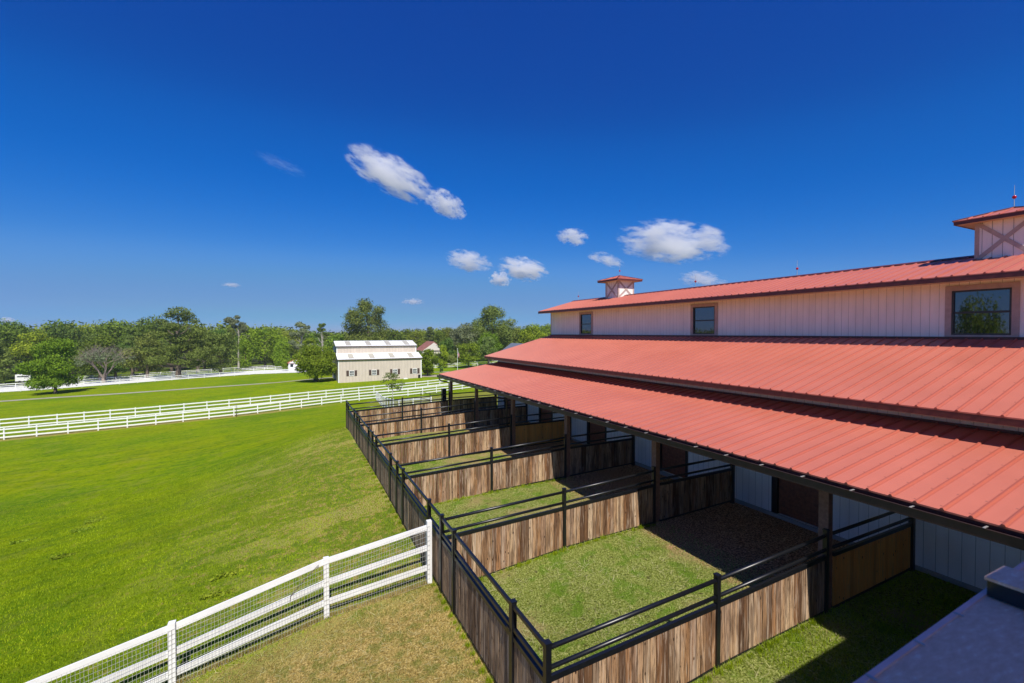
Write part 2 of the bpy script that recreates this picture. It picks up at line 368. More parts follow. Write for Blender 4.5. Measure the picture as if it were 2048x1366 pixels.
def ground_mat():
    m, t, b = nt('ground_grass')
    g = geo(t).outputs['Position']
    sx = t.nodes.new('ShaderNodeSeparateXYZ'); L(t, g, sx.inputs[0]); X, Y = sx.outputs[0], sx.outputs[1]
    wob = noise(t, g, .35, 4); wob2 = noise(t, g, 1.6, 5)
    wv = math_(t, 'MULTIPLY', math_(t, 'SUBTRACT', wob2, .5), 1.6)
    fine = noise(t, g, 22, 5, .7); mid = noise(t, g, 3.5, 5, .65)
    streak = noise(t, mapping(t, g, (.25, 1.5, 1), rot=(0, 0, R(-18))), 1.0, 5, .6)
    lawn = ramp(t, fine, [(.32, (.095, .165, .001)), (.5, (.215, .305, .002)), (.66, (.34, .43, .010))])
    bigp = noise(t, g, .09, 4, .6)
    lawn = mix(t, math_(t, 'MULTIPLY', step(t, bigp, .48, .62), .55), lawn, (.26, .30, .004))
    lawn = mix(t, math_(t, 'MULTIPLY', step(t, bigp, .50, .36), .5), lawn, (.090, .20, .008))
    pat = noise(t, g, .8, 5, .6)
    lawn = mix(t, math_(t, 'MULTIPLY', step(t, pat, .54, .64), .35), lawn, (.27, .27, .05))
    lawn = mix(t, math_(t, 'MULTIPLY', step(t, pat, .46, .37), .4), lawn, (.085, .185, .010))
    lawn = mix(t, math_(t, 'MULTIPLY', step(t, streak, .42, .66), .5), lawn, (.085, .165, .012))
    lawn = mix(t, math_(t, 'MULTIPLY', step(t, mid, .53, .66), .5), lawn, (.29, .31, .022))
    lawn = mix(t, math_(t, 'MULTIPLY', step(t, mid, .47, .36), .55), lawn, (.075, .135, .004))
    # olive / dry patches, more towards the pens bank
    bank = math_(t, 'SUBTRACT', 1.0, step(t, math_(t, 'ABSOLUTE', math_(t, 'SUBTRACT', X, 3.2)), .5, 9.5))
    bank = math_(t, 'MULTIPLY', bank, math_(t, 'SUBTRACT', 1.0, step(t, Y, 26, 36)))
    dry = mix(t, step(t, fine, .4, .62), (.24, .18, .045), (.50, .40, .13))
    pm = step(t, math_(t, 'ADD', mid, math_(t, 'MULTIPLY', bank, .13)), .60, .72)
    olive = mix(t, step(t, fine, .35, .65), (.085, .14, .018), (.20, .26, .055))
    olive = mix(t, math_(t, 'MULTIPLY', step(t, noise(t, mapping(t, g, (.45, 1, 1), rot=(0, 0, R(-25))), .8, 5, .65), .50, .57), .9), olive, (.50, .40, .15))
    c = mix(t, math_(t, 'MULTIPLY', bank, .65), lawn, olive)
    c = mix(t, math_(t, 'MULTIPLY', math_(t, 'MULTIPLY', pm, .8), step(t, bank, .02, .3)), c, dry)
    # mown strip in front of the lower fence is worn brown
    fl = math_(t, 'ABSOLUTE', math_(t, 'SUBTRACT', math_(t, 'ADD', Y, wv), 62.4))
    flx = math_(t, 'SUBTRACT', 1.0, step(t, fl, .5, 1.6))
    c = mix(t, math_(t, 'MULTIPLY', flx, math_(t, 'SUBTRACT', .8, math_(t, 'MULTIPLY', step(t, X, 0, 8), .8))), c, dry)
    # zone south of the near white fence: dry cut grass
    sY = math_(t, 'ADD', Y, math_(t, 'MULTIPLY', math_(t, 'SUBTRACT', 3.3, X), .2))
    south = math_(t, 'SUBTRACT', 1.0, step(t, math_(t, 'ADD', sY, math_(t, 'MULTIPLY', wv, .3)), 10.9, 11.9))
    hay = ramp(t, fine, [(.34, (.15, .10, .025)), (.5, (.46, .33, .10)), (.66, (.72, .56, .24))])
    hay = mix(t, math_(t, 'MULTIPLY', step(t, mid, .46, .60), .7), hay, (.15, .19, .030))
    c = mix(t, south, c, hay)
    # inside the pens
    pen = math_(t, 'MULTIPLY', step(t, X, 3.4, 3.5), math_(t, 'SUBTRACT', 1.0, step(t, Y, 31.5, 31.6)))
    pg = ramp(t, fine, [(.34, (.07, .09, .012)), (.5, (.22, .26, .045)), (.66, (.48, .48, .18))])
    pg = mix(t, math_(t, 'MULTIPLY', step(t, wob2, .50, .62), .8), pg, (.12, .22, .015))
    pg = mix(t, math_(t, 'MULTIPLY', step(t, wob, .52, .62), .75), pg, (.38, .28, .13))
    pg = mix(t, math_(t, 'MULTIPLY', step(t, noise(t, g, 7, 4), .60, .70), .7), pg, (.05, .04, .02))
    c = mix(t, pen, c, pg)
    # dirt under the porch in the stalls
    dm = math_(t, 'MULTIPLY', step(t, math_(t, 'ADD', X, wv), 9.4, 10.4), math_(t, 'MULTIPLY', step(t, Y, 5.9, 6.0), math_(t, 'SUBTRACT', 1.0, step(t, Y, 32, 33))))
    overlay = ramp(t, fine, [(.38, (.10, .045, .02)), (.52, (.50, .27, .14)), (.64, (.85, .58, .36))])
    c = mix(t, dm, c, overlay)
    # north of the barn: yellower, worn
    nb = math_(t, 'MULTIPLY', step(t, math_(t, 'ADD', Y, wv), 33, 36), math_(t, 'MULTIPLY', step(t, X, 7, 12), math_(t, 'SUBTRACT', 1.0, step(t, Y, 61, 63))))
    c = mix(t, math_(t, 'MULTIPLY', nb, .6), c, (.28, .24, .06))
    far = t.nodes.new('ShaderNodeVectorMath'); far.operation = 'LENGTH'; L(t, g, far.inputs[0])
    c = mix(t, step(t, far.outputs['Value'], 150, 260), c, mix(t, mid, (.03, .045, .015), (.08, .10, .03)))
    L(t, c, b.inputs['Base Color']); b.inputs['Roughness'].default_value = 1.0
    b.inputs['Specular IOR Level'].default_value = .02
    bump(t, b, fine, 1.0, .07)
    return m
M['ground'] = ground_mat()

def axis(lo, hi, flo, fhi, fine, grow=1.12):
    a = list(np.arange(flo, fhi + 1e-6, fine)); s = fine
    while a[-1] < hi: s *= grow; a.append(a[-1] + s)
    s = fine
    while a[0] > lo: s *= grow; a.insert(0, a[0] - s)
    return np.array(a)
gx = axis(-4500, 4500, -30, 16, .6); gy = axis(-3000, 6500, 2, 70, .6)
GX, GY = np.meshgrid(gx, gy); GZ = gz(GX, GY)
V = np.stack([GX, GY, GZ], -1).reshape(-1, 3); nx, ny = len(gx), len(gy)
I = (np.arange(ny - 1)[:, None] * nx + np.arange(nx - 1)[None]).ravel()
tag(link('ground', npmesh('ground', V, np.stack([I, I + 1, I + 1 + nx, I + nx], 1), M['ground'], True)), None, None, kind='structure')

def strip(name, pts, width, m, lift=.03, sub=3.0):
    P = []
    for a, b_ in zip(pts[:-1], pts[1:]):
        a = Vector(a); b_ = Vector(b_); n = max(1, int((b_ - a).length / sub))
        for k in range(n): P.append(a + (b_ - a) * k / n)
    P.append(Vector(pts[-1]))
    mb = MB(); vs_ = []; cols = 5
    for k, p in enumerate(P):
        d = (P[min(k + 1, len(P) - 1)] - P[max(k - 1, 0)]).normalized(); nrm = Vector((-d.y, d.x))
        for j in range(cols):
            q = p + nrm * width * (j / (cols - 1) - .5); vs_.append((q.x, q.y, g1(q.x, q.y) + lift))
    mb.add(vs_, [(k * cols + j, k * cols + j + 1, (k + 1) * cols + j + 1, (k + 1) * cols + j) for k in range(len(P) - 1) for j in range(cols - 1)])
    return tag(mb.build(name, m), None, None, kind='structure')
M['gravel'] = plain('white_limestone', (.74, .72, .68), .9, var=.08, scale=1.2)
M['path'] = plain('worn_drive', (.36, .34, .26), .9, var=.15, scale=.8)
strip('path', [(-75, 112), (-44.9, 110.0), (-31.2, 109.0), (-23.9, 109.4), (-15.8, 108.6), (-1.5, 105.8), (8, 107), (24, 109.5), (34, 108), (44, 104), (60, 103)], 2.3, M['path'])
strip('gravel_road', [(-95, 146), (-60, 147), (-49.5, 147.5), (-35.4, 148.5), (-20.7, 150), (-6.7, 151.5), (7.9, 146), (17.9, 143), (30, 140)], 21, M['gravel'])
strip('road', [(-60, 166), (-36, 165), (-18, 163), (0, 158), (12, 155)], 7, M['gravel'])
strip('pavement', [(25.6, 98), (29, 96), (40, 92)], 6, plain('worn_apron', (.36, .31, .23), .9, var=.2, scale=1.5), .025)

# ---------------------------------------------------------------- grass blades
def blades(name, n, reg, hmin, hmax, m, seed, wid=.012, lean=.6, dens=None, flat=False):
    r = np.random.default_rng(seed)
    x0, x1, y0, y1 = reg
    x = r.uniform(x0, x1, n); y = r.uniform(y0, y1, n)
    if dens is not None:
        k = r.uniform(0, 1, n) < dens(x, y); x = x[k]; y = y[k]; n = len(x)
    z = gz(x, y); h = r.uniform(hmin, hmax, n); a = r.uniform(0, 2 * np.pi, n); l = r.uniform(0, 1, n) ** .7 * lean * 1.6
    if flat: l = r.uniform(1.30, 1.52, n); z = z + .035
    w = wid * r.uniform(.6, 1.4, n); b_ = a + r.uniform(-1, 1, n) + np.pi / 2
    dx, dy = np.cos(b_) * w, np.sin(b_) * w
    tipx, tipy, tipz = x + np.cos(a) * h * np.sin(l), y + np.sin(a) * h * np.sin(l), z + h * np.cos(l)
    V = np.stack([np.stack([x - dx, y - dy, z - .01], 1), np.stack([x + dx, y + dy, z - .01], 1), np.stack([tipx, tipy, tipz], 1)], 1).reshape(-1, 3)
    F = np.arange(3 * n).reshape(-1, 3)
    return tag(link(name, npmesh(name, V, F, m)), None, None, kind='stuff')
M['blade'] = leaf_mat('lawn_blades', (.10, .175, .001), (.38, .48, .012), .3, 0, 0)
M['hayblade'] = leaf_mat('dry_blades', (.16, .12, .02), (.54, .42, .15), .2, 0, 0)
M['penblade'] = leaf_mat('pen_blades', (.08, .15, .008), (.48, .54, .15), .3, 0, 0)
fade = lambda x, y: np.clip(1.5 - np.hypot(x, y) / 28, .12, 1)
gl = blades('grass', 300000, (-16, 3.3, 9.5, 34), .03, .075, M['blade'], 1, .012, .6,
            lambda x, y: fade(x, y) * (y > 12.0 + (3.3 - x) * -.2) * (x < 3.3) * (x > -.62 * y))
tag(gl, 'short bright green lawn grass west of the pens', 'grass')
gh = blades('dry_grass', 130000, (-6, 3.4, 4.5, 12.4), .03, .09, M['hayblade'], 2, .008, 1.2,
            lambda x, y: (y < 12.0 + (3.3 - x) * -.2).astype(float))
tag(gh, 'dry straw coloured grass between the white fence and the board fence', 'grass')
gp = blades('pen_grass', 170000, (3.5, 10.9, 4.3, 31.5), .03, .09, M['penblade'], 3, .008, 1.2,
            lambda x, y: np.clip(1.6 - y / 14, .1, 1))
tag(gp, 'mixed green and cut grass inside the horse pens', 'grass')
M['straw'] = leaf_mat('cut_straw', (.30, .27, .10), (.62, .58, .30), .1, 0, 0)
gc = blades('cut_hay', 5200, (3.6, 10.2, 4.4, 16.5), .16, .34, M['straw'], 6, .0038, 1.0, lambda x, y: (np.sin(x * 2.1 + y) * np.sin(y * 1.7 - x * .8) > .0) * .9 + .1, flat=True)
tag(gc, 'loose pale cut hay lying in patches on the pen grass', 'hay')
gh2 = blades('cut_hay', 2500, (-3, 3.3, 5, 11.4), .14, .28, M['straw'], 7, .0035, 1.0, flat=True)
tag(gh2, 'loose pale straw on the dry grass beside the white fence', 'hay')
gs = blades('shade_grass', 30000, (8, 14.3, 3, 5.8), .03, .09, M['blade'], 5, .008, 1.0)
tag(gs, 'dark shaded grass strip beside the nearest stall wall', 'grass')

def tufts(name, label, segs, n, m, seed, hmin=.05, hmax=.17, spread=.05):
    r = np.random.default_rng(seed); Vs = []
    for (x0, y0, x1, y1) in segs:
        s = r.uniform(0, 1, n); s = (np.round(s * 24) / 24) * .6 + s * .4
        x = x0 + (x1 - x0) * s + r.normal(0, spread, n); y = y0 + (y1 - y0) * s - np.abs(r.normal(0, spread, n)) * (1 if abs(y1 - y0) < 1 else 0)
        if abs(y1 - y0) >= 1: x = x0 + (x1 - x0) * s - np.abs(r.normal(0, spread, n))
        z = gz(x, y); h = r.uniform(hmin, hmax, n) * (.5 + .5 * np.sin(s * 60 + seed) ** 2); a = r.uniform(0, 6.283, n); l = r.uniform(.1, .9, n)
        w = .006; dx, dy = np.cos(a + 1.57) * w, np.sin(a + 1.57) * w
        Vs.append(np.stack([np.stack([x - dx, y - dy, z - .02], 1), np.stack([x + dx, y + dy, z - .02], 1), np.stack([x + np.cos(a) * h * np.sin(l), y + np.sin(a) * h * np.sin(l), z + h * np.cos(l)], 1)], 1).reshape(-1, 3))
    V = np.concatenate(Vs); o = link(name, npmesh(name, V, np.arange(len(V)).reshape(-1, 3), m))
    return tag(o, label, 'grass', kind='stuff')
tufts('fence_grass', 'longer green tufts along the foot of the board fences', [(3.6, 5.7, 10.4, 5.7), (3.6, 10.9, 10.4, 10.9), (3.6, 16.1, 10.4, 16.1), (3.38, 5.8, 3.38, 12.5), (3.38, 12.5, 3.38, 24)], 2600, M['blade'], 3)
tufts('fence_grass', 'longer grass tufts along the foot of the near white fence', [(3.2, 11.6, .8, 11.73), (.8, 11.73, -2.15, 11.23), (-2.15, 11.23, -5, 10.6)], 2200, M['hayblade'], 4)

# ---------------------------------------------------------------- horse barn
YE = 31.7; YS = -8.0
PX0, PZ0, PSL = 9.74, 3.16, .154            # porch roof eave and slope
MX0, MZ0, MSL = 13.29, 4.37, .268           # middle roof
UX0, UZ0, USL = 17.96, 7.82, .272           # upper roof
RX = 21.34; RZ = UZ0 + USL * (RX - UX0)
WX = 14.4; CX = 19.08
RIB = .361
barn = thing('horse_barn', 'long pink-white horse barn with three tiers of red ribbed metal roof', 'barn', (WX, 12, 0))
def roof_slab(name, x0, x1, z0, sl, y0, y1, parent, m, th=.03, rib=True, yref=5.02, ribh=.035):
    mb = MB(); z1 = z0 + sl * (x1 - x0)
    mb.add([(x0, y0, z0 - th), (x1, y0, z1 - th), (x1, y1, z1 - th), (x0, y1, z0 - th), (x0, y0, z0), (x1, y0, z1), (x1, y1, z1), (x0, y1, z0)], MB.BOXF)
    if rib:
        k0 = math.ceil((y0 + .05 - yref) / RIB); k1 = int((y1 - .05 - yref) / RIB)
        for k in range(k0, k1 + 1):
            y = yref + k * RIB
            xs = x0 - .012
            V = []
            for (x, z) in ((xs, z0 - .012 * sl), (x1, z1)):
                V += [(x, y - .036, z + .001), (x, y - .014, z + ribh), (x, y + .014, z + ribh), (x, y + .036, z + .001)]
            mb.add(V, [(0, 4, 5, 1), (1, 5, 6, 2), (2, 6, 7, 3), (0, 1, 2, 3), (7, 6, 5, 4)])
    return mb.build(name, m, parent)
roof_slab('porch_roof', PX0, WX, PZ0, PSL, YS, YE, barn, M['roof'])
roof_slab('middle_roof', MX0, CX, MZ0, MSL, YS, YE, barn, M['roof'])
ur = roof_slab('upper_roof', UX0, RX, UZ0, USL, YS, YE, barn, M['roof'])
# east slope of the upper roof and ridge cap
mb = MB(); ez = RZ - USL * 3.4
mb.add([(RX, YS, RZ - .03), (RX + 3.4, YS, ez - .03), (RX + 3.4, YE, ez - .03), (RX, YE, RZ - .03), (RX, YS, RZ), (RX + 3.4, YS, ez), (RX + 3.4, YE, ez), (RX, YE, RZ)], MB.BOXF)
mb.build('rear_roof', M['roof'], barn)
mb = MB()
V = []
for y in (YS - .02, YE + .02):
    V += [(RX - .2, y, RZ - .2 * USL + .04), (RX, y, RZ + .055), (RX + .2, y, RZ - .2 * USL + .04), (RX + .2, y, RZ - .2 * USL + .02), (RX, y, RZ + .035), (RX - .2, y, RZ - .2 * USL + .02)]
mb.add(V, [(0, 1, 7, 6), (1, 2, 8, 7), (2, 3, 9, 8), (3, 4, 10, 9), (4, 5, 11, 10), (5, 0, 6, 11), (0, 5, 4, 1), (1, 4, 3, 2), (6, 7, 10, 11), (7, 8, 9, 10)])
mb.build('ridge_cap', M['fascia'], barn)
# walls
def wall(name, x, y0, y1, z0, z1, m, th=.2, holes=()):
    mb = MB(); ys = [y0]
    for (a, b_, c, d) in sorted(holes): ys += [a, b_]
    ys.append(y1)
    for i in range(0, len(ys), 2): mb.box(x, x + th, ys[i], ys[i + 1], z0, z1)
    for (a, b_, c, d) in holes:
        mb.box(x, x + th, a, b_, z0, c); mb.box(x, x + th, a, b_, d, z1)
    return mb.build(name, m, barn)
DV = [5.8, 11.0, 16.2, 21.4, 26.6, 31.55]
doors = [(d + 2.2, d + 3.85) for d in DV[:5]] + [(-3.0, -1.35), (1.0, 2.0)]
wins = [(5.50, 6.85), (15.85, 17.2), (26.1, 27.4)]
wz0, wz1 = 6.04, 7.44
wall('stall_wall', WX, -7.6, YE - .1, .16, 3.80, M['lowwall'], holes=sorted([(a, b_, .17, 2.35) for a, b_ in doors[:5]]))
M['midsiding'] = siding_mat('band_siding', (.92, .86, .80), .243, .12, groove=.5, gw=.032)
wall('mid_wall', WX - .012, -7.6, YE - .1, 3.9, 4.52, M['midsiding'], th=.2)
wall('clerestory_wall', CX, -7.6, YE - .15, 5.8, 8.0, M['siding'], holes=[(a, b_, wz0, wz1) for a, b_ in wins])
MB().box(WX - .05, WX + 9, -7.9, YE + .05, -1.2, .155).build('slab', M['concrete'], barn)
# gable ends (north), stepping
mb = MB()
def prism_y(pts, y0, y1):
    n = len(pts); V = [(x, y0, z) for x, z in pts] + [(x, y1, z) for x, z in pts]
    F = [tuple(range(n)), tuple(range(2 * n - 1, n - 1, -1))] + [(i + n, (i + 1) % n + n, (i + 1) % n, i) for i in range(n)]
    mb.add(V, F)
prism_y([(WX + .2, .16), (RX, .16), (RX, 5.7), (CX + .1, 5.78), (WX + .2, MZ0 + MSL * (WX + .2 - MX0) - .05)], YE - .3, YE - .1)
prism_y([(CX + .2, 5.8), (RX + 2.2, 5.8), (RX + 2.2, 8.1), (RX, RZ - .06), (CX + .2, 8.02)], YE - .35, YE - .15)
mb.build('gable_wall', M['siding'], barn)
MB().box(CX - .03, CX + .09, YE - .17, YE - .13, 5.9, 7.95).build('corner_trim', M['trim'], barn)
MB().box(WX - .02, WX + .08, YE - .12, YE - .08, .16, 3.7).build('corner_trim', M['trim'], barn)
# fascias, soffits
def fascia(name, x, z, h, y0, y1):
    MB().box(x - .025, x, y0, y1, z - h, z - .012).build(name, M['fascia'], barn)
fascia('upper_fascia', UX0 + .03, UZ0, .17, YS, YE)
fascia('middle_fascia', MX0 + .03, MZ0, .18, YS, YE)
fascia('porch_fascia', PX0 + .06, PZ0 - .02, .20, YS, YE)
def rake(x0, z0, x1, z1, y=YE):
    m_ = MB(); m_.add([(x0, y - .03, z0 - .2), (x1, y - .03, z1 - .2), (x1, y + .0, z1 - .2), (x0, y, z0 - .2), (x0, y - .03, z0 - .032), (x1, y - .03, z1 - .032), (x1, y, z1 - .032), (x0, y, z0 - .032)], MB.BOXF)
    m_.build('rake_board', M['fascia'], barn)
rake(UX0 + .04, UZ0, RX, RZ); rake(MX0 + .04, MZ0, CX, MZ0 + MSL * (CX - MX0)); rake(PX0 + .08, PZ0, WX, PZ0 + PSL * (WX - PX0))
def soffit(x0, x1, z, sl):
    m_ = MB(); z1 = z + sl * (x1 - x0)
    m_.add([(x0, YS, z - .02), (x1, YS, z1 - .02), (x1, YE - .04, z1 - .02), (x0, YE - .04, z - .02), (x0, YS, z), (x1, YS, z1), (x1, YE - .04, z1), (x0, YE - .04, z)], MB.BOXF)
    m_.build('soffit', M['soffit'], barn)
soffit(UX0 + .035, CX - .002, UZ0 - .165, .06)
soffit(MX0 + .035, WX - .015, MZ0 - .17, 0.05)
# porch underside rafters and beam
mb = MB()
y = -7.5
while y < YE - .2:
    mb.bar((PX0 + .12, y, PZ0 - .16), (WX - .02, y, PZ0 + PSL * (WX - PX0) - .14), .05, .14); y += 1.3
mb.build('rafters', M['wood_col'], barn)
m_ = MB(); zc = lambda x: PZ0 + PSL * (x - PX0) - .06
m_.add([(PX0 + .14, YS, zc(PX0 + .14) - .02), (WX - .02, YS, zc(WX - .02) - .02), (WX - .02, YE - .05, zc(WX - .02) - .02), (PX0 + .14, YE - .05, zc(PX0 + .14) - .02), (PX0 + .14, YS, zc(PX0 + .14)), (WX - .02, YS, zc(WX - .02)), (WX - .02, YE - .05, zc(WX - .02)), (PX0 + .14, YE - .05, zc(PX0 + .14))], MB.BOXF)
m_.build('porch_bounce_panel', plain('pale_bounce_panel', (.86, .80, .70), .8), barn)  # unseen pale panel added to bounce light into the shaded stalls
MB().box(10.61, 10.75, YS + .2, YE - .25, 2.955, 3.12).build('porch_beam', M['wood_col'], barn)
# gutter along the porch eave with straps
GXo, GZt, GZb = 9.62, 3.075, 2.93
mb = MB()
mb.box(GXo, GXo + .012, YS, YE + .02, GZb + .006, GZt)
mb.box(GXo - .012, GXo + .02, YS, YE + .02, GZt + .001, GZt + .012)
mb.box(GXo, PX0 + .03, YS, YE + .02, GZb - .008, GZb + .005)
mb.box(GXo + .012, PX0 + .03, YE + .008, YE + .02, GZb + .006, GZt - .002)
gt = mb.build('gutter', M['gutter'], barn)
y = -7.2
while y < YE:
    MB().box(GXo - .014, PX0 + .02, y - .014, y + .014, GZt + .013, GZt + .022).build('gutter_strap', M['strap'], gt); y += .93
MB().tube([(9.68, YE - .35, 2.93), (9.68, YE - .35, 2.80), (9.85, YE - .35, 2.66), (10.25, YE - .42, 2.60), (10.36, YE - .5, 2.5), (10.36, YE - .5, .1)], .045).build('downspout', M['gutter'], barn, True)
for yy in (21.6,):
    MB().tube([(9.68, yy, 2.93), (9.68, yy, 2.83), (9.8, yy, 2.72), (10.2, yy, 2.66), (10.36, yy, 2.55), (10.36, yy, .05)], .045).build('downspout', M['gutter'], barn, True)
# porch columns
for k, d in enumerate(DV + [.6]):
    MB().box(10.60, 10.76, d + .01, d + .22, -.1, 2.95).build('porch_column', M['wood_col'], barn)
# flashing between clerestory and middle roof etc.
MB().box(CX - .07, CX - .004, -7.6, YE - .15, MZ0 + MSL * (CX - MX0) - .02, MZ0 + MSL * (CX - MX0) + .06).build('flashing', M['fascia'], barn)
MB().box(WX - .08, WX - .014, -7.6, YE - .15, PZ0 + PSL * (WX - PX0), PZ0 + PSL * (WX - PX0) + .06).build('flashing', M['fascia'], barn)
# stall doors
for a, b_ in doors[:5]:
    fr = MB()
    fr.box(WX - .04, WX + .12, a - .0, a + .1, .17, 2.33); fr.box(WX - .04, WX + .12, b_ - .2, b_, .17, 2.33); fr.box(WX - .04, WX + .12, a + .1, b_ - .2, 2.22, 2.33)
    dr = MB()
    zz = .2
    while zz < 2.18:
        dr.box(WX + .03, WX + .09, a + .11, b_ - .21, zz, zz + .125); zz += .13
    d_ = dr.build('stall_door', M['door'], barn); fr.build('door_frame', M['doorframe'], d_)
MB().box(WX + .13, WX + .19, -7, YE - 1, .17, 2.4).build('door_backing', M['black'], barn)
# windows of the clerestory
for a, b_ in wins:
    f = MB()
    f.box(CX - .02, CX + .08, a, a + .05, wz0, wz1); f.box(CX - .02, CX + .08, b_ - .05, b_, wz0, wz1)
    f.box(CX - .02, CX + .08, a + .05, b_ - .05, wz0, wz0 + .05); f.box(CX - .02, CX + .08, a + .05, b_ - .05, wz1 - .05, wz1)
    f.box(CX - .01, CX + .06, a + .05, b_ - .05, (wz0 + wz1) / 2 - .03, (wz0 + wz1) / 2 + .03)
    w = f.build('window', M['winframe'], barn)
    g = MB(); g.box(CX + .035, CX + .045, a + .05, b_ - .05, wz0 + .05, wz1 - .05); g.build('pane', M['glass'], w)
    tr = MB()
    o = .16
    tr.box(CX - .035, CX - .001, a - o, a - .001, wz0 - .1, wz1 + o); tr.box(CX - .035, CX - .001, b_ + .001, b_ + o, wz0 - .1, wz1 + o)
    tr.box(CX - .035, CX - .001, a, b_, wz1 + .001, wz1 + o); tr.box(CX - .035, CX - .001, a, b_, wz0 - .1, wz0 - .001)
    tr.build('window_trim', M['trim'], w)
# cupolas
def cupola(cy):
    s = .69; x0, x1 = RX - s, RX + s; y0, y1 = cy - s, cy + s; z0 = RZ - .5; z1 = 9.76; ov = .44
    w = MB(); w.box(x0, x1, y0, y1, z0, z1)
    cu = w.build('cupola', M['sidingc'], barn)
    tr = MB(); t = .09; e = .02
    for (cx_, cy_) in ((x0, y0), (x0, y1), (x1, y0), (x1, y1)):
        tr.box(cx_ - (e if cx_ < RX else t), cx_ + (t if cx_ < RX else e), cy_ - (e if cy_ < cy else t), cy_ + (t if cy_ < cy else e), z0, z1 - .002)
    tr.build('corner_board', M['trim'], cu)
    zl, zh = RZ - .17, z1 - .06
    br = MB(); br.bar((x0 - .012, y0 + .08, zl), (x0 - .012, y1 - .08, zh), .12, .022, (1, 0, 0)); br.build('brace', M['trim'], cu)
    br = MB(); br.bar((x0 - .016, y1 - .08, zl), (x0 - .016, y0 + .08, zh), .12, .016, (1, 0, 0)); br.build('brace', M['trim'], cu)
    zl = RZ - .1
    br = MB(); br.bar((x0 + .08, y0 - .012, zl), (x1 - .08, y0 - .012, zh), .12, .022, (0, 1, 0)); br.build('brace', M['trim'], cu)
    br = MB(); br.bar((x1 - .08, y0 - .016, zl), (x0 + .08, y0 - .016, zh), .12, .016, (0, 1, 0)); br.build('brace', M['trim'], cu)
    X0, X1, Y0, Y1 = x0 - ov, x1 + ov, y0 - ov, y1 + ov; ze = z1 + .08; za = z1 + .42
    so = MB(); so.box(X0 + .04, X1 - .04, Y0 + .04, Y1 - .04, z1 - .01, z1 + .02); so.build('cupola_soffit', M['soffit'], cu)
    fa = MB(); fa.box(X0 + .02, X0 + .045, Y0 + .02, Y1 - .02, z1 - .03, ze); fa.box(X1 - .045, X1 - .02, Y0 + .02, Y1 - .02, z1 - .03, ze)
    fa.box(X0 + .046, X1 - .046, Y0 + .02, Y0 + .045, z1 - .03, ze); fa.box(X0 + .046, X1 - .046, Y1 - .045, Y1 - .02, z1 - .03, ze)
    fa.build('cupola_fascia', M['fascia'], cu)
    rf = MB()
    rf.add([(X0, Y0, ze), (X1, Y0, ze), (X1, Y1, ze), (X0, Y1, ze), (RX, cy, za), (X0, Y0, ze + .02), (X1, Y0, ze + .02), (X1, Y1, ze + .02), (X0, Y1, ze + .02), (RX, cy, za + .02)],
           [(3, 2, 1, 0), (5, 6, 9), (6, 7, 9), (7, 8, 9), (8, 5, 9), (0, 1, 6, 5), (1, 2, 7, 6), (2, 3, 8, 7), (3, 0, 5, 8)])
    for (dx, dy) in ((-1, 0), (0, -1), (0, 1), (1, 0)):
        for q in (-.75, -.38, 0, .38, .75):
            half = 1.13; L_ = half * (1 - abs(q) / half) if q else half
            if dx: a = (RX + dx * half, cy + q, ze + .03); b2 = (RX + dx * abs(q), cy + q, ze + .03 + (za - ze) * (1 - abs(q) / half))
            else: a = (RX + q, cy + dy * half, ze + .03); b2 = (RX + q, cy + dy * abs(q), ze + .03 + (za - ze) * (1 - abs(q) / half))
            rf.bar(a, b2, .03, .03)
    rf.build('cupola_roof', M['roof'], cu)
    hp = MB()
    for (a_, b2) in ((X0, Y0), (X0, Y1), (X1, Y0), (X1, Y1)): hp.bar((a_, b2, ze + .035), (RX, cy, za + .035), .07, .03)
    hp.build('hip_cap', M['fascia'], cu)
    return za
M['ball'] = plain('red_glass_ball', (.42, .005, .02), .08, var=.05)
def rod(y, z, h=.75):
    r_ = MB(); r_.tube([(RX, y, z - .05), (RX, y, z + h)], [.012, .005], 6); r_.tube([(RX, y, z - .04), (RX, y, z + .04)], .05, 8)
    o = r_.build('lightning_rod', M['strap'], barn)
    b_ = MB(); b_.ball((RX, y, z + .36), .058); b_.build('glass_ball', M['ball'], o, True)
CUY = [6.15, 25.85]
for cy in CUY: rod(cy, cupola(cy))
for y in (13.2, 19.1, 31.0): rod(y, RZ)

# ---------------------------------------------------------------- camera-side wing
lerp0 = lambda a, b, s: a + (b - a) * s
wing = thing('barn_wing', 'grey sheet metal ledge and wing of the barn at the near right corner', 'building wing', (6, 0, 0))
ye = lambda x: .852 + .0424 * x            # the ledge runs very slightly askew to the barn
def slab_xy(mb, x0, x1, ya, yb, z0, z1):
    """box whose north side follows the ledge line; ya/yb are offsets from it or absolute when < -1"""
    f = lambda v, x: v if v < -1 else ye(x) + v
    mb.add([(x0, f(ya, x0), z0), (x1, f(ya, x1), z0), (x1, f(yb, x1), z0), (x0, f(yb, x0), z0), (x0, f(ya, x0), z1), (x1, f(ya, x1), z1), (x1, f(yb, x1), z1), (x0, f(yb, x0), z1)], MB.BOXF)
    return mb
MB().box(-4, WX - .05, -4.4, -1.3, -2.5, 4.7).build('wing_wall', M['siding'], wing)
MB().box(-4, WX - .05, -4.4, -1.32, 4.71, 4.80).build('balcony_deck', M['wood_col'], wing)
MB().box(-4.3, WX - .05, -4.7, -1.235, 7.50, 7.66).build('unseen_shade_roof', M['roof'], wing)  # unseen roof, ceiling and posts, shaped to shade ledge but admit southern sky light
MB().box(-4.25, WX - .1, -4.65, -1.33, 7.46, 7.495).build('shade_roof_ceiling', plain('white_ceiling', (.85, .80, .72), .8), wing)
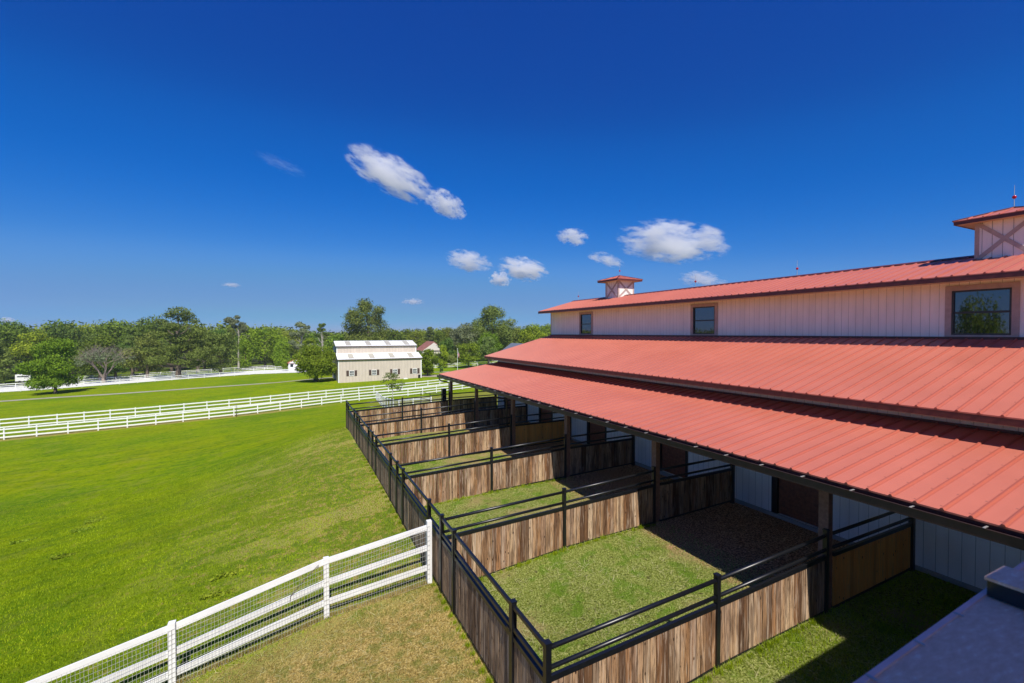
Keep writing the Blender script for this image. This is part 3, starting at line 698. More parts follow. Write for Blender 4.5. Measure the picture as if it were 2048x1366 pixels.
for x in (-4, 2.2, 8.2, 13.9): MB().box(x - .09, x + .09, -4.3, -4.12, 4.81, 7.455).build('shade_roof_post', M['trim'], wing)
slab_xy(MB(), -4, WX - .3, -1.29, -.35, 4.3, 4.66).build('ledge_wall', M['trim'], wing)
mb = MB(); V = []; F = []
xs = np.linspace(-4, 13.9, 90); rr = np.random.default_rng(8)
for x in xs:
    for q in np.linspace(0, 1, 14): V.append((x, lerp0(-1.29, ye(x) - .022, q), 4.80 + float(rr.normal(0, .0012))))
F = [(i * 14 + j, (i + 1) * 14 + j, (i + 1) * 14 + j + 1, i * 14 + j + 1) for i in range(89) for j in range(13)]
mb.add(V, F); mb.build('ledge_sheet', M['sheet'], wing, True)
slab_xy(MB(), -4, 13.9, -1.28, -.03, 4.68, 4.785).build('ledge_core', M['trim'], wing)
gut = slab_xy(MB(), -4, 13.9, -.022, 0.0, 4.790, 4.806); slab_xy(gut, -4, 13.9, -.016, 0.0, 4.70, 4.789); g_ = gut.build('ledge_edge', M['balconymetal'], wing)
for x in (1.95, 2.35, 2.75): MB().box(x, x + .010, ye(x) - .04, ye(x) - .005, 4.807, 4.811).build('clip', M['strap'], g_)
bx = MB(); bx.box(3.08, 3.30, -.6, .955, 4.806, 4.885); bx.build('metal_curb', M['blacksteelgloss'], wing)
bx = MB(); bx.box(3.072, 3.308, -.61, .963, 4.886, 4.900); bx.build('curb_cap', M['sheet'], wing)

# ---------------------------------------------------------------- pen dividers
def lerp(a, b_, t): return a + (b_ - a) * t
def topz(x): return float(np.interp(x, [3.45, 7.1, 10.4, 14.2], [1.40, 1.55, 1.70, 1.74]))
def planks(mb, p0, p1, zb0, zb1, zt0, zt1, rnd, th=.022, gap=.011):
    p0 = Vector(p0); p1 = Vector(p1); Lh = (p1 - p0).length; d = (p1 - p0) / Lh; nrm = Vector((-d.y, d.x))
    s = 0.0
    while s < Lh - .03:
        w = rnd.uniform(.10, .165); e = min(s + w, Lh); off = rnd.uniform(-.003, .003)
        q = []
        a = s + gap / 2; b_ = e - gap / 2
        if b_ - a < .02: break
        V = []
        for zsel in (0, 1):
            for (u, v) in ((a, -th / 2), (b_, -th / 2), (b_, th / 2), (a, th / 2)):
                t = u / Lh; P = p0 + d * u + nrm * (v + off)
                z = lerp(zb0, zb1, t) if not zsel else lerp(zt0, zt1, t)
                V.append((P.x, P.y, z + (rnd.uniform(-.004, .004))))
        mb.add(V, MB.BOXF); s = e
def divider(k, y):
    names = ['nearest', 'second', 'third', 'fourth', 'fifth', 'farthest']
    extra = ['with bright new boards under the roof', 'facing the nearest pen', 'in the middle of the row', 'with orange boards under the roof', 'beside the end bay', 'closing the row of pens']
    t = thing('pen_divider', '%s black-railed board fence across the pens, %s' % (names[k], extra[k]), 'fence', (7.1, y, 0), 'board fences dividing the pens')
    rnd = random.Random(40 + k)
    # posts
    for (x, nm) in ((7.1, 'post'), (10.50, 'post'), (14.2, 'post')):
        if x == 7.1: zt = 1.62; w = .09; yy = y
        elif x == 10.50: zt = 1.80; w = .09; yy = y
        else: zt = 2.9; w = .11; yy = y
        zb = g1(x, yy) - .3
        p = MB().box(x - w / 2, x + w / 2, yy - w / 2, yy + w / 2, zb, zt).build(nm, M['steel'], t)
        if x < 14: MB().box(x - w / 2 - .008, x + w / 2 + .008, yy - w / 2 - .008, yy + w / 2 + .008, zt, zt + .02).build('post_cap', M['steel'], p)
    def spans(xa, xb):
        for off, r_ in ((0, .038), (-.31, .036)):
            MB().tube([(xa, y, topz(xa) + off - .02), (xb, y, topz(xb) + off - .02)], r_, 10).build('rail', M['steel'], t, True)
        MB().bar((xa, y, topz(xa) - .49), (xb, y, topz(xb) - .49), .06, .085).build('cap_rail', M['steel'], t)
        zb = lambda x: float(np.interp(x, [3.45, 7.1, 10.4, 14.2], [-.42, -.08, .02, .13])) if k < 3 else float(np.interp(x, [3.45, 7.1, 10.4, 14.2], [-.08, -.03, .05, .13]))
        MB().bar((xa, y, zb(xa) + .0), (xb, y, zb(xb) + .0), .05, .05).build('bottom_rail', M['steel'], t)
        pm = MB(); mat = M['planks']
        if xa > 10 and k in (0, 3): mat = M['newplanks']
        planks(pm, (xa, y), (xb, y), zb(xa) + .02, zb(xb) + .02, topz(xa) - .53, topz(xb) - .53, rnd)
        pm.build('boards', mat, t)
    spans(3.50, 7.05); spans(7.15, 10.45); spans(10.77, 14.14)
    return t
for k, y in enumerate(DV): divider(k, y)

# ---------------------------------------------------------------- outer fence with gates
FX = 3.45
def otop(y): return float(np.interp(y, [5.8, 12.3, 31.6], [1.41, 1.47, 1.60]))
def obot(y): return float(np.interp(y, [5.8, 10, 14.8, 17.6, 23, 31.6], [-.44, -.44, -.33, -.20, -.09, -.09]))
of = thing('pen_front_fence', 'long low fence of grey boards and black posts along the outer side of the pens', 'fence', (FX, 18, -.2))
rnd = random.Random(5)
posts = []; fixed = []; gates = []
for k in range(5):
    d0, d1 = DV[k], DV[k + 1]
    a, b_ = d0 + 1.15, d1 - .95
    posts += [d0, a, b_]
    fixed += [(d0, a), (b_, d1)]; gates.append((a, b_))
posts.append(DV[5])
for y in posts:
    w = .095; zt = otop(y) + .05
    p = MB().box(FX - w / 2, FX + w / 2, y - w / 2, y + w / 2, obot(y) - .35, zt).build('post', M['steel'], of)
    MB().box(FX - w / 2 - .008, FX + w / 2 + .008, y - w / 2 - .008, y + w / 2 + .008, zt, zt + .02).build('post_cap', M['steel'], p)
def opanel(root, a, b_, mid=-.40, newboard=False, gate=False):
    ya, yb = a + .052, b_ - .052
    if gate: ya += .02; yb -= .02
    e = -.02
    for off, w_ in ((e, .06), (mid, .06), (-.56, .08)):
        MB().bar((FX, ya, otop(ya) + off), (FX, yb, otop(yb) + off), .06, w_).build('rail', M['steel'], root)
    MB().bar((FX, ya, obot(ya) + .02), (FX, yb, obot(yb) + .02), .05, .05).build('bottom_rail', M['steel'], root)
    if gate:
        for y in (ya + .025, yb - .025):
            MB().box(FX - .024, FX + .024, y - .024, y + .024, obot(y) + .05, otop(y) + e - .026).build('stile', M['steel'], root)
        MB().box(FX - .06, FX + .06, ya - .05, ya + .07, otop(ya) - .47, otop(ya) - .43).build('latch', M['steel'], root)
    pm = MB(); planks(pm, (FX, ya), (FX, yb), obot(ya) + .045, obot(yb) + .045, otop(ya) - .595, otop(yb) - .595, rnd)
    pm.build('boards', M['greyplanks'], root)
for a, b_ in fixed: opanel(of, a, b_)
gl_ = ['nearest grey board gate in the outer pen fence, left of the nearest pen', 'second grey board gate in the outer pen fence, behind the white fence end', 'middle grey board gate of the five in the outer pen fence', 'fourth grey board gate along the outer pen fence from the front', 'farthest grey board gate at the far corner of the pens']
for k, (a, b_) in enumerate(gates):
    gt_ = thing('pen_gate', gl_[k], 'gate', (FX, a, obot(a)), 'gates in the outer pen fence')
    opanel(gt_, a, b_, gate=True)
# far small steel pen behind the last divider
t = thing('steel_panel', 'low dark steel pipe panel standing behind the far end divider', 'fence panel', (9.6, 33.2, 0))
for (x0, x1) in ((8.9, 10.5),):
    for z in (1.52, 1.05): MB().tube([(x0, 33.4, z + .2), (x0 + .75, 33.3, z), (x1, 33.3, z)], .02, 6).build('rail', M['steel'], t)
    for x in (8.9, 9.6): MB().tube([(x, 33.4, -.3), (x, 33.4, 1.72 if x < 9 else 1.55)], .022, 6).build('post', M['steel'], t)
MB().box(10.15, 10.45, 32.1, 32.4, -.2, 2.0).build('post', M['steel'], t)

# ---------------------------------------------------------------- near white mesh fence
wf = thing('white_fence', 'white three-board fence with wire mesh crossing the foreground to the pens', 'fence', (.8, 11.4, -.7))
WP = [(3.29, 11.60, -.47), (.79, 11.73, -.77), (-2.15, 11.23, -1.08), (-5.0, 10.6, -1.42), (-7.8, 9.9, -1.8)]
WT = [1.18, .69, .24, -.05, -.4]
OFS = [(.11, .64, 1.17), (.02, .54, 1.02), (.05, .55, .99), (.05, .55, 1.0), (.05, .55, 1.0)]
for k, (x, y, z) in enumerate(WP):
    p = MB(); w = .062
    p.box(x - w, x + w, y - w, y + w, z - .4, WT[k]).build('post', M['white'], wf)
for k in range(len(WP) - 1):
    a, b_ = WP[k], WP[k + 1]
    for j in range(3):
        za = WT[k] - OFS[k][j] - .075; zb = WT[k + 1] - OFS[k + 1][j] - .075
        MB().bar((a[0] - .02, a[1] + .02, za), (b_[0] + .02, b_[1] + .02, zb), .035, .14).build('rail', M['white'], wf)
    mesh_ = MB(); Lx = math.hypot(b_[0] - a[0], b_[1] - a[1]); nn = int(Lx / .06); rr2 = random.Random(k)
    zt = lambda s: lerp(WT[k] - .12, WT[k + 1] - .12, s); zb_ = lambda s: lerp(a[2] + .03, b_[2] + .03, s)
    for i in range(nn + 1):
        s = i / nn; x = lerp(a[0], b_[0], s); y = lerp(a[1], b_[1], s) - .075
        q = rr2.uniform(-.012, .012)
        mesh_.bar((x, y, zb_(s)), (x + q, y, zt(s)), .0042, .0042)
    for j in range(13):
        f = j / 12
        for i in range(12):
            s0, s1 = i / 12, (i + 1) / 12; sag = lambda s: -.02 * math.sin(s * math.pi) * math.cos(f * 6 + k)
            P = [(lerp(a[0], b_[0], s), lerp(a[1], b_[1], s) - .078, lerp(zb_(s), zt(s), f) + sag(s)) for s in (s0, s1)]
            mesh_.bar(P[0], P[1], .0042, .0042)
    mesh_.build('wire_mesh', M['wire'], wf)
vt = MB(); vt.tube([(.62, 11.66, .58), (.45, 11.63, .45), (.2, 11.6, .22), (.02, 11.6, .02), (.0, 11.6, -.12)], [.008, .012, .009, .012, .008], 5)
tag(vt.build('dead_twig', M['bark']), 'dark bare twig caught in the wire mesh of the white fence', 'twig')

# ---------------------------------------------------------------- far white rail fences
def rail_fence(name, label, pts, spacing, h, rails, rw=.14, pw=.10, first=0.0, group=None, m='white', railspan=1, cat='fence'):
    t = thing(name, label, cat, (pts[0][0], pts[0][1], g1(pts[0][0], pts[0][1])), group)
    P = [Vector(p) for p in pts]; cum = [0]
    for a, b_ in zip(P[:-1], P[1:]): cum.append(cum[-1] + (b_ - a).length)
    def at(s):
        for i in range(len(P) - 1):
            if s <= cum[i + 1] or i == len(P) - 2: return P[i] + (P[i + 1] - P[i]) * ((s - cum[i]) / (cum[i + 1] - cum[i]))
    S = []; s = first
    while s <= cum[-1] + 1e-6: S.append(s); s += spacing
    Q = [at(s) for s in S]; Z = [g1(q.x, q.y) for q in Q]
    if len(Q) <= 100:
        for q, z in zip(Q, Z): MB().box(q.x - pw / 2, q.x + pw / 2, q.y - pw / 2, q.y + pw / 2, z - .3, z + h + .03).build('post', M[m], t)
    for j in range(rails):
        zo = h - .08 - j * (h - .25) / max(1, rails - 1) * .92
        i = 0
        while i < len(Q) - 1:
            r_ = MB(); e = min(i + railspan, len(Q) - 1)
            for q in range(i, e):
                r_.bar((Q[q].x, Q[q].y - .05, Z[q] + zo), (Q[q + 1].x, Q[q + 1].y - .05, Z[q + 1] + zo), .035, rw)
            r_.build('rail', M[m], t); i = e
    return t
front = [(-37.6, 62.6), (-25.1, 62.4), (-15.9, 61.8), (-4.6, 62.3), (7.1, 64.35), (16.8, 66.8), (27.6, 69.9), (44, 74.5)]
rear = [(x, y + 8.3) for x, y in front]; rear[0] = (-40, 71)
rail_fence('rail_fence', 'white three-rail fence at the foot of the lawn, nearer of the two long parallel ones', front, 2.44, 1.10, 3, first=.2, railspan=1)
rail_fence('rail_fence', 'white three-rail fence running behind the nearer parallel one across the pasture', rear, 2.44, 1.20, 3, first=1.3, railspan=1)
rail_fence('rail_fence', 'low white rail fence between the far pasture and the white gravel road', [(-75, 134.6), (-55.1, 135.1), (-49.5, 135.4), (-35.4, 136.6), (-20.7, 137.9), (-6.7, 139.5), (7.9, 134.2), (17.9, 131.5), (22, 131)], 3.3, 1.1, 3, rw=.12, railspan=3)
rail_fence('rail_fence', 'white paddock fence just behind the white gravel road by the big pine', [(-82, 148), (-58, 149), (-44.8, 150.8), (-24.7, 155)], 3.0, 1.2, 3, rw=.12, railspan=3)
rail_fence('rail_fence', 'white paddock fence angling under the tall trees behind the gravel road', [(-30, 161), (-18, 160), (-4, 157), (4, 153)], 3.0, 1.2, 3, rw=.12, railspan=3)
rail_fence('rail_fence', 'farthest white paddock fence along the edge of the woods', [(-60, 172), (-36.7, 170), (-11.2, 172.6), (9.5, 166)], 3.2, 1.2, 3, rw=.12, railspan=3)
rail_fence('rail_fence', 'white rail fence crossing the meadow right of the tan metal barn', [(26, 130), (33.9, 128.1), (43.2, 129.1), (50, 127), (58, 122.5)], 3.2, 1.25, 3, rw=.13, railspan=3)
M['fencepanel'] = plain('pale_mesh_panel', (.50, .56, .56), .6)
gfp = [(10.8, 63.6), (10.4, 59.6), (9.9, 55.3), (9.5, 51.1), (9.2, 46.8), (9.0, 44.1), (9.0, 41.8), (9.3, 40.6), (9.7, 39.8), (10.3, 38.8), (11.0, 37.4), (11.9, 36.2)]
gf = rail_fence('garden_fence', 'small white fence curving from the long fence towards the barn end', gfp, 2.2, 1.15, 2, first=.1)
for a, b_ in zip(gfp[3:-1], gfp[4:]):
    w_ = MB(); za, zb = g1(*a), g1(*b_)
    for k in range(14):
        s = k / 13; x, y = lerp(a[0], b_[0], s), lerp(a[1], b_[1], s); z = lerp(za, zb, s)
        w_.bar((x, y + .02, z + .1), (x, y + .02, z + 1.05), .012, .012)
    for k in range(8): w_.bar((a[0], a[1] + .02, za + .1 + k * .135), (b_[0], b_[1] + .02, zb + .1 + k * .135), .012, .012)
    w_.build('wire_mesh', M['wire'], gf)

# ---------------------------------------------------------------- tan metal barn
BX0, BX1, BY = 8.75, 25.1, 93.66; zb = -3.85
tb = thing('metal_barn', 'tan metal barn with two white roof tiers and four shuttered windows', 'barn', (BX0, BY, zb))
W1, W2, DEP = 4.75, 2.6, 13.0
zl = zb + W1; zr = zl + 1.05   # lower wall top, upper end of lower roof
MB().box(BX0, BX1, BY, BY + .15, zb - .6, zl).build('front_wall', M['tan'], tb)
mb = MB(); mb.box(BX0, BX0 + .12, BY + .151, BY + DEP, zb - .6, zl); mb.box(BX1 - .12, BX1, BY + .151, BY + DEP, zb - .6, zl)
for x in (BX0, BX1 - .12):
    V = [(x, BY + .151, zl + .001), (x, BY + 3.2, zl + .001), (x, BY + 3.2, zr - .1)]; V += [(x + .12, b, c) for a, b, c in V]
    mb.add(V, [(0, 2, 1), (3, 4, 5), (0, 1, 4, 3), (1, 2, 5, 4), (2, 0, 3, 5)])
mb.build('side_wall', M['tany'], tb)
UY = BY + 3.2; zu = zr + 1.45; zU = zu + 1.0
MB().box(BX0 - .0, BX1 - .3, UY, UY + .15, zl + .1, zu).build('upper_wall', M['tan'], tb)
mb = MB()
for x in (BX0, BX1 - .42): mb.box(x, x + .12, UY + .151, UY + 7.5, zl + .1, zu)
mb.build('upper_side_wall', M['tany'], tb)
def rslab(nm, x0, x1, ya, za, yb, zb_, m, par):
    m_ = MB(); m_.add([(x0, ya, za), (x1, ya, za), (x1, yb, zb_), (x0, yb, zb_), (x0, ya, za + .06), (x1, ya, za + .06), (x1, yb, zb_ + .06), (x0, yb, zb_ + .06)], MB.BOXF)
    x = x0 + .3
    while x < x1: m_.bar((x, ya, za + .07), (x, yb, zb_ + .07), .05, .03); x += .6
    return m_.build(nm, m, par)
lr = rslab('lower_roof', BX0 - .15, BX1 + .15, BY - .25, zl + .02, UY - .001, zr, M['whiteroof'], tb)
ur2 = rslab('upper_roof', BX0 - .2, BX1 - .15, UY - .25, zu + .02, UY + 3.9, zU, M['whiteroof'], tb)
rslab('rear_roof', BX0 - .2, BX1 - .15, UY + 3.901, zU, UY + 8.0, zu, M['whiteroof'], tb)
MB().box(BX0 - .15, BX1 + .15, BY - .27, BY - .252, zl - .10, zl + .06).build('eave_trim', M['shutter'], tb)
MB().box(BX0 - .2, BX1 - .15, UY - .27, UY - .252, zu - .10, zu + .06).build('eave_trim', M['shutter'], tb)
def sky_on(ya, za, yb, zb_, xs, par, w=1.0):
    for x in xs:
        m_ = MB(); ta, tb_ = .12, .88
        y0, y1 = lerp(ya, yb, ta), lerp(ya, yb, tb_); z0, z1 = lerp(za, zb_, ta) + .09, lerp(za, zb_, tb_) + .09
        m_.add([(x, y0, z0), (x + w, y0, z0), (x + w, y1, z1), (x, y1, z1), (x, y0, z0 + .02), (x + w, y0, z0 + .02), (x + w, y1, z1 + .02), (x, y1, z1 + .02)], MB.BOXF)
        m_.build('skylight', M['skylight'], par)
sx_ = [10.7, 14.7, 18.7, 22.6]
sky_on(BY - .25, zl + .02, UY, zr, sx_, lr); sky_on(UY - .25, zu + .02, UY + 3.9, zU, [x - .1 for x in sx_], ur2)
for (x, y0) in ((BX0, BY), (BX1 - .14, BY)): MB().box(x - .02, x + .16, y0 - .025, y0 - .002, zb - .1, zl - .11).build('corner_trim', M['white'], tb)
for (x, y0) in ((BX0, UY), (BX1 - .44, UY)): MB().box(x - .02, x + .16, y0 - .025, y0 - .002, zr + .02, zu - .11).build('corner_trim', M['white'], tb)
for wx in (10.75, 15.0, 19.15, 23.2):
    wzb = zb + 1.55; ww, wh = .95, 1.05
    f = MB(); f.box(wx, wx + .09, BY - .06, BY - .003, wzb, wzb + wh); f.box(wx + ww - .09, wx + ww, BY - .06, BY - .003, wzb, wzb + wh)
    f.box(wx + .09, wx + ww - .09, BY - .06, BY - .003, wzb, wzb + .09); f.box(wx + .09, wx + ww - .09, BY - .06, BY - .003, wzb + wh - .09, wzb + wh)
    f.box(wx + .09, wx + ww - .09, BY - .05, BY - .003, wzb + .48, wzb + .56)
    for q in (.33, .6): f.box(wx + q, wx + q + .03, BY - .045, BY - .02, wzb + .09, wzb + .48); f.box(wx + q, wx + q + .03, BY - .045, BY - .02, wzb + .56, wzb + wh - .09)
    for q in (.28, .74): f.box(wx + .09, wx + ww - .09, BY - .043, BY - .022, wzb + q, wzb + q + .03)
    fo = f.build('window', M['white'], tb)
    MB().box(wx + .09, wx + ww - .09, BY - .019, BY - .004, wzb + .09, wzb + wh - .09).build('pane', M['darkglass'], fo)
    for q in (-.52, ww + .04):
        s_ = MB(); s_.box(wx + q, wx + q + .48, BY - .04, BY - .003, wzb - .02, wzb + wh + .02); s_.box(wx + q + .08, wx + q + .40, BY - .055, BY - .041, wzb + .06, wzb + .48); s_.box(wx + q + .08, wx + q + .40, BY - .055, BY - .041, wzb + .56, wzb + wh - .06)
        s_.build('shutter', M['shutter'], tb)
tcan = MB(); zt = g1(24.4, 92.9); tcan.tube([(24.4, 92.9, zt), (24.4, 92.9, zt + .65), (24.4, 92.9, zt + .72)], [.22, .27, .1], 10)
tag(tcan.build('trash_can', M['black']), 'small black bin at the right corner of the tan metal barn', 'bin')
tcan = MB(); zt = g1(21.6, 93.0); tcan.box(21.2, 22.0, 92.8, 93.2, zt - .1, zt + .14); tcan.box(21.25, 21.95, 92.85, 93.15, zt + .141, zt + .2)
tag(tcan.build('white_box', M['white']), 'small low white box on the grass against the tan metal barn', 'box')

# ---------------------------------------------------------------- small houses
def house(name, label, x, y, w, d, wall_h, roof_h, mr, mw, z=None, ridge='x', group=None, ov=.35):
    z = g1(x, y) - .2 if z is None else z
    t = thing(name, label, 'house', (x, y, z), group)
    MB().box(x - w / 2, x + w / 2, y - d / 2, y + d / 2, z - 1, z + wall_h).build('wall', mw, t)
    r_ = MB(); a, b_ = w / 2 + ov, d / 2 + ov; z0 = z + wall_h + .01; z1 = z0 + roof_h
    if ridge == 'x': V = [(x - a, y - b_, z0), (x + a, y - b_, z0), (x + a, y + b_, z0), (x - a, y + b_, z0), (x - a, y, z1), (x + a, y, z1)]; F = [(0, 1, 5, 4), (2, 3, 4, 5), (0, 4, 3), (1, 2, 5), (0, 3, 2, 1)]
    else: V = [(x - a, y - b_, z0), (x + a, y - b_, z0), (x + a, y + b_, z0), (x - a, y + b_, z0), (x, y - b_, z1), (x, y + b_, z1)]; F = [(0, 1, 4), (1, 2, 5, 4), (2, 3, 5), (3, 0, 4, 5), (0, 3, 2, 1)]
    r_.add(V, F); ro = r_.build('roof', mr, t)
    gb = MB()
    if ridge == 'y':
        gb.add([(x - w / 2, y - b_ - .02, z0 + .05), (x + w / 2, y - b_ - .02, z0 + .05), (x, y - b_ - .02, z1 - roof_h * .12)], [(0, 1, 2)]); 
        gb.v += [(p[0], p[1] + .015, p[2]) for p in gb.v[:3]]; gb.f += [(5, 4, 3), (0, 3, 4, 1), (1, 4, 5, 2), (2, 5, 3, 0)]
        gb.build('gable', mw, t)
    for q in (-.28, .28):
        f = MB(); f.box(x + q * w - .5, x + q * w + .5, y - d / 2 - .05, y - d / 2 - .002, z + wall_h * .35, z + wall_h * .35 + 1.1)
        wdw = f.build('window', M['white'], t); MB().box(x + q * w - .4, x + q * w + .4, y - d / 2 - .07, y - d / 2 - .051, z + wall_h * .35 + .1, z + wall_h * .35 + 1.0).build('pane', M['darkglass'], wdw)
    return t, ro, z1
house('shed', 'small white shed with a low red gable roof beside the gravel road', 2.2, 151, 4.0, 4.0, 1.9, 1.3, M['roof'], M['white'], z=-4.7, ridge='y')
house('house', 'cream house with a brown-red tiled roof behind the tan metal barn', 43.2, 150, 7.5, 8, 3.6, 3.0, M['tile'], M['cream'], z=-3.3, ridge='y')
house('house', 'white house with a blue-grey roof showing above the red barn roofs', 66.5, 131, 8, 8, 3.6, 3.0, M['slate'], M['white'], z=-3.8, ridge='y')
t_, ro, z1 = house('house', 'blue-grey gabled house among the trees behind the lone oak on the left', -77.6, 219, 9, 12, 4.5, 2.3, M['slate'], M['slate'], z=-7, ridge='y')
MB().box(-65, -62.8, 210, 211.5, -7, 1.0).build('chimney', M['cream'], ro)
t = thing('trailer', 'white horse trailer parked among trees at the far left', 'trailer', (-64.8, 171, g1(-64.8, 171)))
zt = g1(-64.8, 171)
MB().box(-66.3, -63.2, 170, 172.2, zt + .6, zt + 2.4).build('body', M['white'], t)
for x in (-65.4, -64.4):
    m_ = MB(); m_.tube([(x, 169.85, zt + .38), (x, 170.05, zt + .38)], .36, 12); m_.build('wheel', M['black'], t)
MB().box(-65.9, -63.6, 169.96, 169.99, zt + 1.7, zt + 2.0).build('window', M['darkglass'], t)

# flag
t = thing('flagpole', 'white flagpole with a limp striped flag on the meadow behind the red roofs', 'flagpole', (39.5, 112, g1(39.5, 112)))
zt = g1(39.5, 112)
m_ = MB(); m_.tube([(39.5, 112, zt), (39.5, 112, 1.95)], [.06, .035], 8); m_.ball((39.5, 112, 2.0), .09); m_.build('pole', M['white'], t)
def flag_mat():
    m, t, b = nt('flag_cloth'); tc = t.nodes.new('ShaderNodeUVMap'); sx = t.nodes.new('ShaderNodeSeparateXYZ'); L(t, tc.outputs[0], sx.inputs[0])
    st = math_(t, 'GREATER_THAN', math_(t, 'FRACT', math_(t, 'MULTIPLY', sx.outputs[1], 6.5)), .5)
    c = mix(t, st, (.55, .02, .04), (.8, .8, .8))
    cn = math_(t, 'MULTIPLY', math_(t, 'LESS_THAN', sx.outputs[0], .4), math_(t, 'GREATER_THAN', sx.outputs[1], .46))
    vo = t.nodes.new('ShaderNodeTexVoronoi'); vo.inputs['Scale'].default_value = 16; vo.inputs['Randomness'].default_value = 0; L(t, tc.outputs[0], vo.inputs['Vector'])
    c2 = mix(t, math_(t, 'LESS_THAN', vo.outputs['Distance'], .25), (.02, .04, .16), (.8, .8, .8))
    c = mix(t, cn, c, c2); L(t, c, b.inputs['Base Color']); b.inputs['Roughness'].default_value = .8
    return m
m_ = MB(); nu, nv = 18, 10
for j in range(nv):
    for i in range(nu):
        u, v = i / (nu - 1), j / (nv - 1)
        fold = math.sin(u * 22) * .10 * (.3 + u); drop = u * 1.15
        m_.v.append((39.56 + u * .42 + .03 * math.sin(v * 5 + u * 9), 112 + fold, 1.75 - drop - (1 - v) * 1.25 * (1 - .1 * u)))
m_.f = [(j * nu + i, j * nu + i + 1, (j + 1) * nu + i + 1, (j + 1) * nu + i) for j in range(nv - 1) for i in range(nu - 1)]
fl = m_.build('flag', flag_mat(), t)
uv = fl.data.uv_layers.new(name='UVMap')
for lp in fl.data.loops:
    i = lp.vertex_index; uv.data[lp.index].uv = ((i % nu) / (nu - 1), (i // nu) / (nv - 1))

# ---------------------------------------------------------------- vegetation
def leafcloud(blobs, n, size, seed, shell=.55, flat=0.0, droop=0):
    r = np.random.default_rng(seed)
    B = np.array(blobs, float); vol = (B[:, 3] * B[:, 4] * B[:, 5]) ** (2 / 3); pr = vol / vol.sum()
    k = r.choice(len(B), n, p=pr)
    d = r.normal(size=(n, 3)); d /= np.linalg.norm(d, axis=1)[:, None]
    rad = shell + (1 - shell) * r.uniform(0, 1, n) ** .6
    wob = 1 + .18 * np.sin(d[:, 0] * 5 + k) * np.sin(d[:, 1] * 6 + k * 2) + .12 * r.normal(size=n)
    P = B[k, :3] + d * B[k, 3:6] * (rad * wob)[:, None]
    nrm = d + r.normal(size=(n, 3)) * .7; nrm[:, 2] += .35; nrm /= np.linalg.norm(nrm, axis=1)[:, None]
    a = np.cross(nrm, r.normal(size=(n, 3))); a /= np.linalg.norm(a, axis=1)[:, None]; b_ = np.cross(nrm, a)
    s = size * r.uniform(.6, 1.35, n)[:, None]
    if droop: a[:, 2] -= droop; 
    V = np.stack([P - a * s - b_ * s * .5, P + a * s * .2 - b_ * s * .65, P + a * s + b_ * s * .1, P - a * s * .1 + b_ * s * .65], 1).reshape(-1, 3)
    return V, np.arange(4 * n).reshape(-1, 4)
def crown_blobs(kind, h, w, seed):
    """blobs in tree coordinates, base of trunk at 0"""
    r = random.Random(seed); B = []
    if kind == 'broad':
        c0 = h * .10; ch = h - c0
        for i in range(26):
            t = r.uniform(.06, .96); prof = math.sin(math.pi * min(1, (t * .80 + .16))) ** .7
            a = r.uniform(0, 6.283); q = r.uniform(.35, .80) * prof * w / 2
            s = w * r.uniform(.11, .19)
            B.append((q * math.cos(a), q * math.sin(a), c0 + ch * t * .9, s, s, s * .75))
        B.append((0, 0, c0 + ch * .5, w * .26, w * .26, ch * .38))
    elif kind == 'pine':
        c0 = h * .16
        for i in range(30):
            t = (i + r.random()) / 30; z = c0 + (h - c0) * t * .96
            prof = (1 - t) ** .35 * (.75 + .25 * r.random()) if t < .8 else .62 * (1 - (t - .8) * 2.2)
            a = i * 2.4 + r.uniform(-.5, .5); q = r.uniform(.25, .85) * prof * w / 2
            s = w * r.uniform(.085, .15)
            B.append((q * math.cos(a), q * math.sin(a), z, s * 1.15, s * 1.15, s * .62))
    elif kind == 'round':
        for i in range(30):
            u = r.uniform(-.7, 1); a = r.uniform(0, 6.283); q = math.sqrt(max(0, 1 - u * u)) * w / 2 * .74
            s = w * r.uniform(.12, .19); B.append((q * math.cos(a), q * math.sin(a), h * .54 + u * h * .37, s, s, s * .8))
        B.append((0, 0, h * .54, w * .34, w * .34, h * .3))
    elif kind == 'column':
        for i in range(16):
            t = r.random(); prof = math.sin(math.pi * (t * .85 + .12)) ** .6
            a = r.uniform(0, 6.283); q = .45 * prof * w / 2; s = w * r.uniform(.18, .26)
            B.append((q * math.cos(a), q * math.sin(a), h * (.08 + .86 * t), s, s, s * 1.3))
    elif kind == 'bush':
        for i in range(14):
            a = r.uniform(0, 6.283); q = r.uniform(0, .75) * w / 2; s = w * r.uniform(.14, .22)
            B.append((q * math.cos(a), q * math.sin(a), h * r.uniform(.25, .7), s, s, h * .25))
    elif kind == 'sparse':
        for i in range(14):
            t = r.uniform(.45, .98); a = r.uniform(0, 6.283); q = r.uniform(.1, .9) * w / 2 * (1 - .4 * (t - .45))
            s = w * r.uniform(.09, .17); B.append((q * math.cos(a), q * math.sin(a), h * t, s, s, s * .7))
    return B
def trunk_mb(blobs, h, tr, seed, frac=.85, lean=0):
    r = random.Random(seed); mb = MB()
    top = h * frac; pts = [(0, 0, -.6)] + [(lean * t * h + r.uniform(-.02, .02) * h * t, r.uniform(-.02, .02) * h * t, top * t) for t in (.08, .25, .45, .65, .85, 1)]
    rad = [tr * 1.45, tr * 1.05, tr * .85, tr * .68, tr * .45, tr * .26, tr * .1]
    mb.tube(pts, rad, 8)
    for b_ in blobs[:26]:
        z = min(b_[2] * .72, top * .9); t = max(0.05, z / top)
        i = min(5, max(1, int(t * 6))); p0 = Vector(pts[i]); p0.z = z
        e = Vector(b_[:3]); m_ = (p0 + e) / 2 + Vector((0, 0, -.03 * h))
        k = tr * .42 * (1 - .6 * t)
        mb.tube([p0, m_, e], [k, k * .65, k * .2], 5, False)
    return mb
